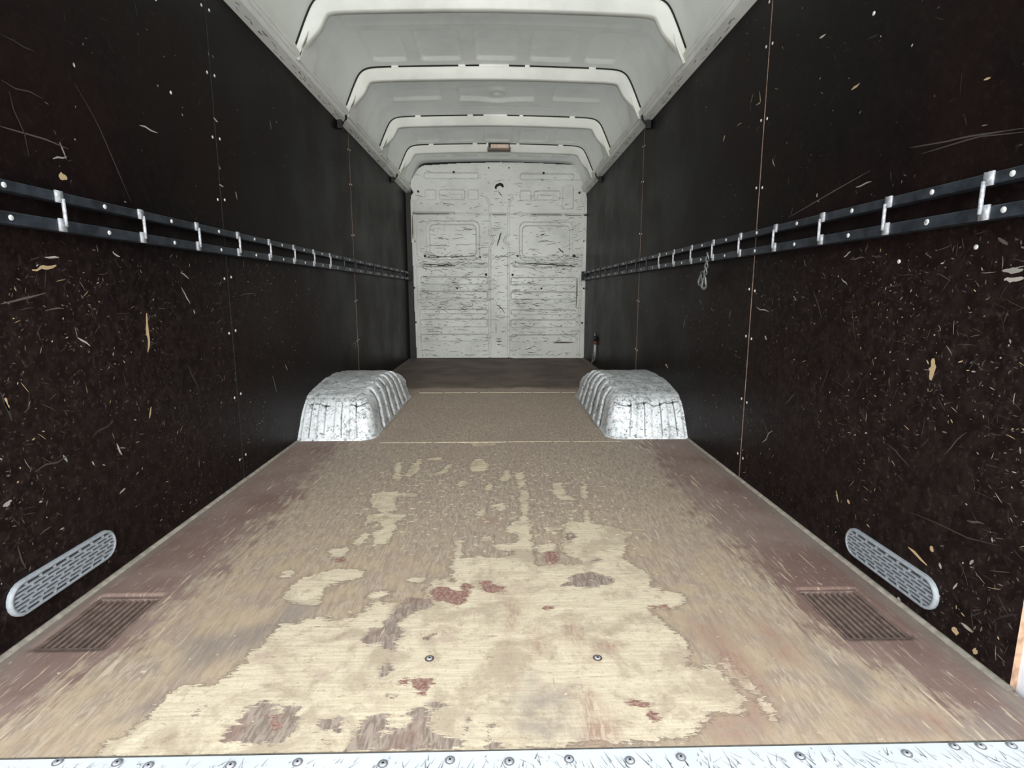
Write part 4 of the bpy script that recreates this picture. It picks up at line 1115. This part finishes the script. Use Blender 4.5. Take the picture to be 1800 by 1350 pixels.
# ------------------------------------------------------------------ lamp under the farthest bow
root = empty('dome_lamp', (0.030, 4.93, 1.90)); tag(root, 'small dull rectangular interior lamp on the farthest roof bow', 'lamp')
b = MB(); b.box(-0.068, 0.128, 4.885, 4.955, 1.838, 1.862); b.build('lamp_base', M['lamp_base'], root, False, 0.004)
b = MB(); b.box(-0.040, 0.112, 4.878, 4.935, 1.852, 1.884); b.build('lens', M['lamp_lens'], root, False, 0.006)
b = MB(); b.box(-0.060, 0.120, 4.935, 4.948, 1.862, 1.912); b.build('lamp_shadow', M['dark'], root, False, 0.002)  # black block stands for the shadow above the lens

# ------------------------------------------------------------------ small black clips under the cant rails
def make_clip(side, X, y, label):
    sg = 1 if side < 0 else -1
    root = empty('cable_clip', (X, y, 1.60)); tag(root, label, 'clip', 'black clips at the wall tops')
    b = MB(); b.box(min(X + sg * 0.0026, X + sg * 0.030), max(X + sg * 0.0026, X + sg * 0.030), y - 0.014, y + 0.014, 1.560, 1.606)
    b.build('body', M['dark'], root, False, 0.003)
    t = MB(); t.tube([(X + sg * 0.020, y - 0.004, 1.575), (X + sg * 0.034, y - 0.002, 1.590), (X + sg * 0.052, y, 1.612), (X + sg * 0.052, y + 0.004, 1.632)], 0.006, 8)
    t.build('strap', M['dark'], root, True)
make_clip(-1, XL, 3.29, 'small black clip at the top of the left wall, nearer the open rear')
make_clip(-1, XL, 4.83, 'small black clip at the top of the left wall, near the bulkhead')
make_clip(1, XR, 3.257, 'small black clip at the top of the right wall, nearer the open rear')
make_clip(1, XR, 4.764, 'small black clip at the top of the right wall, near the bulkhead')

# ------------------------------------------------------------------ hook chain on the right rail
root = empty('hook_chain', (0.852, 2.22, 0.785)); tag(root, 'short grey steel chain with two hooks hanging from the right lashing rail', 'chain')
def link_loop(y, z, hy, hz, r, x, tilt=0):
    m = MB(); pts = []
    for k in range(17):
        t = 2 * math.pi * k / 16
        a, b = hy * math.cos(t), hz * math.sin(t)
        pts.append((x + 0.004 * math.sin(t * 2), y + a * math.cos(tilt) - b * math.sin(tilt), z + a * math.sin(tilt) + b * math.cos(tilt)))
    m.tube(pts, r, 6, False)
    return m
XH = 0.848
for i, (y, z) in enumerate(((2.190, 0.792), (2.196, 0.766), (2.202, 0.742))):
    link_loop(y, z, 0.009, 0.017, 0.0035, XH).build('chain_link', M['steel'], root, True)
link_loop(2.210, 0.700, 0.015, 0.030, 0.0055, XH).build('hook', M['steel'], root, True)
link_loop(2.268, 0.710, 0.012, 0.026, 0.0045, XH + 0.006, 0.15).build('hook', M['steel'], root, True)
m = MB(); m.tube([(XH, 2.205, 0.728), (XH + 0.002, 2.230, 0.738), (XH + 0.005, 2.262, 0.734)], 0.004, 6); m.build('shackle', M['steel'], root, True)

# ------------------------------------------------------------------ cable end in the front right corner
root = empty('cable_end', (0.872, 4.90, 0.0)); tag(root, 'thin grey cable rising from the floor with a red-capped plug, far right corner', 'cable')
m = MB(); m.tube([(0.868, 4.96, -0.004), (0.872, 4.94, 0.07), (0.876, 4.90, 0.16), (0.877, 4.875, 0.26), (0.876, 4.87, 0.30)], 0.006, 8); m.build('cord', M['cable'], root, True)
m = MB(); m.tube([(0.868, 4.80, 0.10), (0.868, 4.80, 0.205)], 0.011, 10); m.build('plug', M['bracket'], root, True)
m = MB(); m.tube([(0.868, 4.80, 0.204), (0.868, 4.80, 0.235)], 0.012, 10); m.build('cap', M['red'], root, True)
m = MB(); m.tube([(0.868, 4.80, 0.234), (0.868, 4.795, 0.275)], [0.013, 0.016], 10); m.build('head', M['dark'], root, True)
m = MB(); m.tube([(0.868, 4.80, 0.10), (0.870, 4.83, 0.06), (0.872, 4.90, 0.04), (0.871, 4.942, 0.06)], 0.005, 8); m.build('lead', M['cable'], root, True)
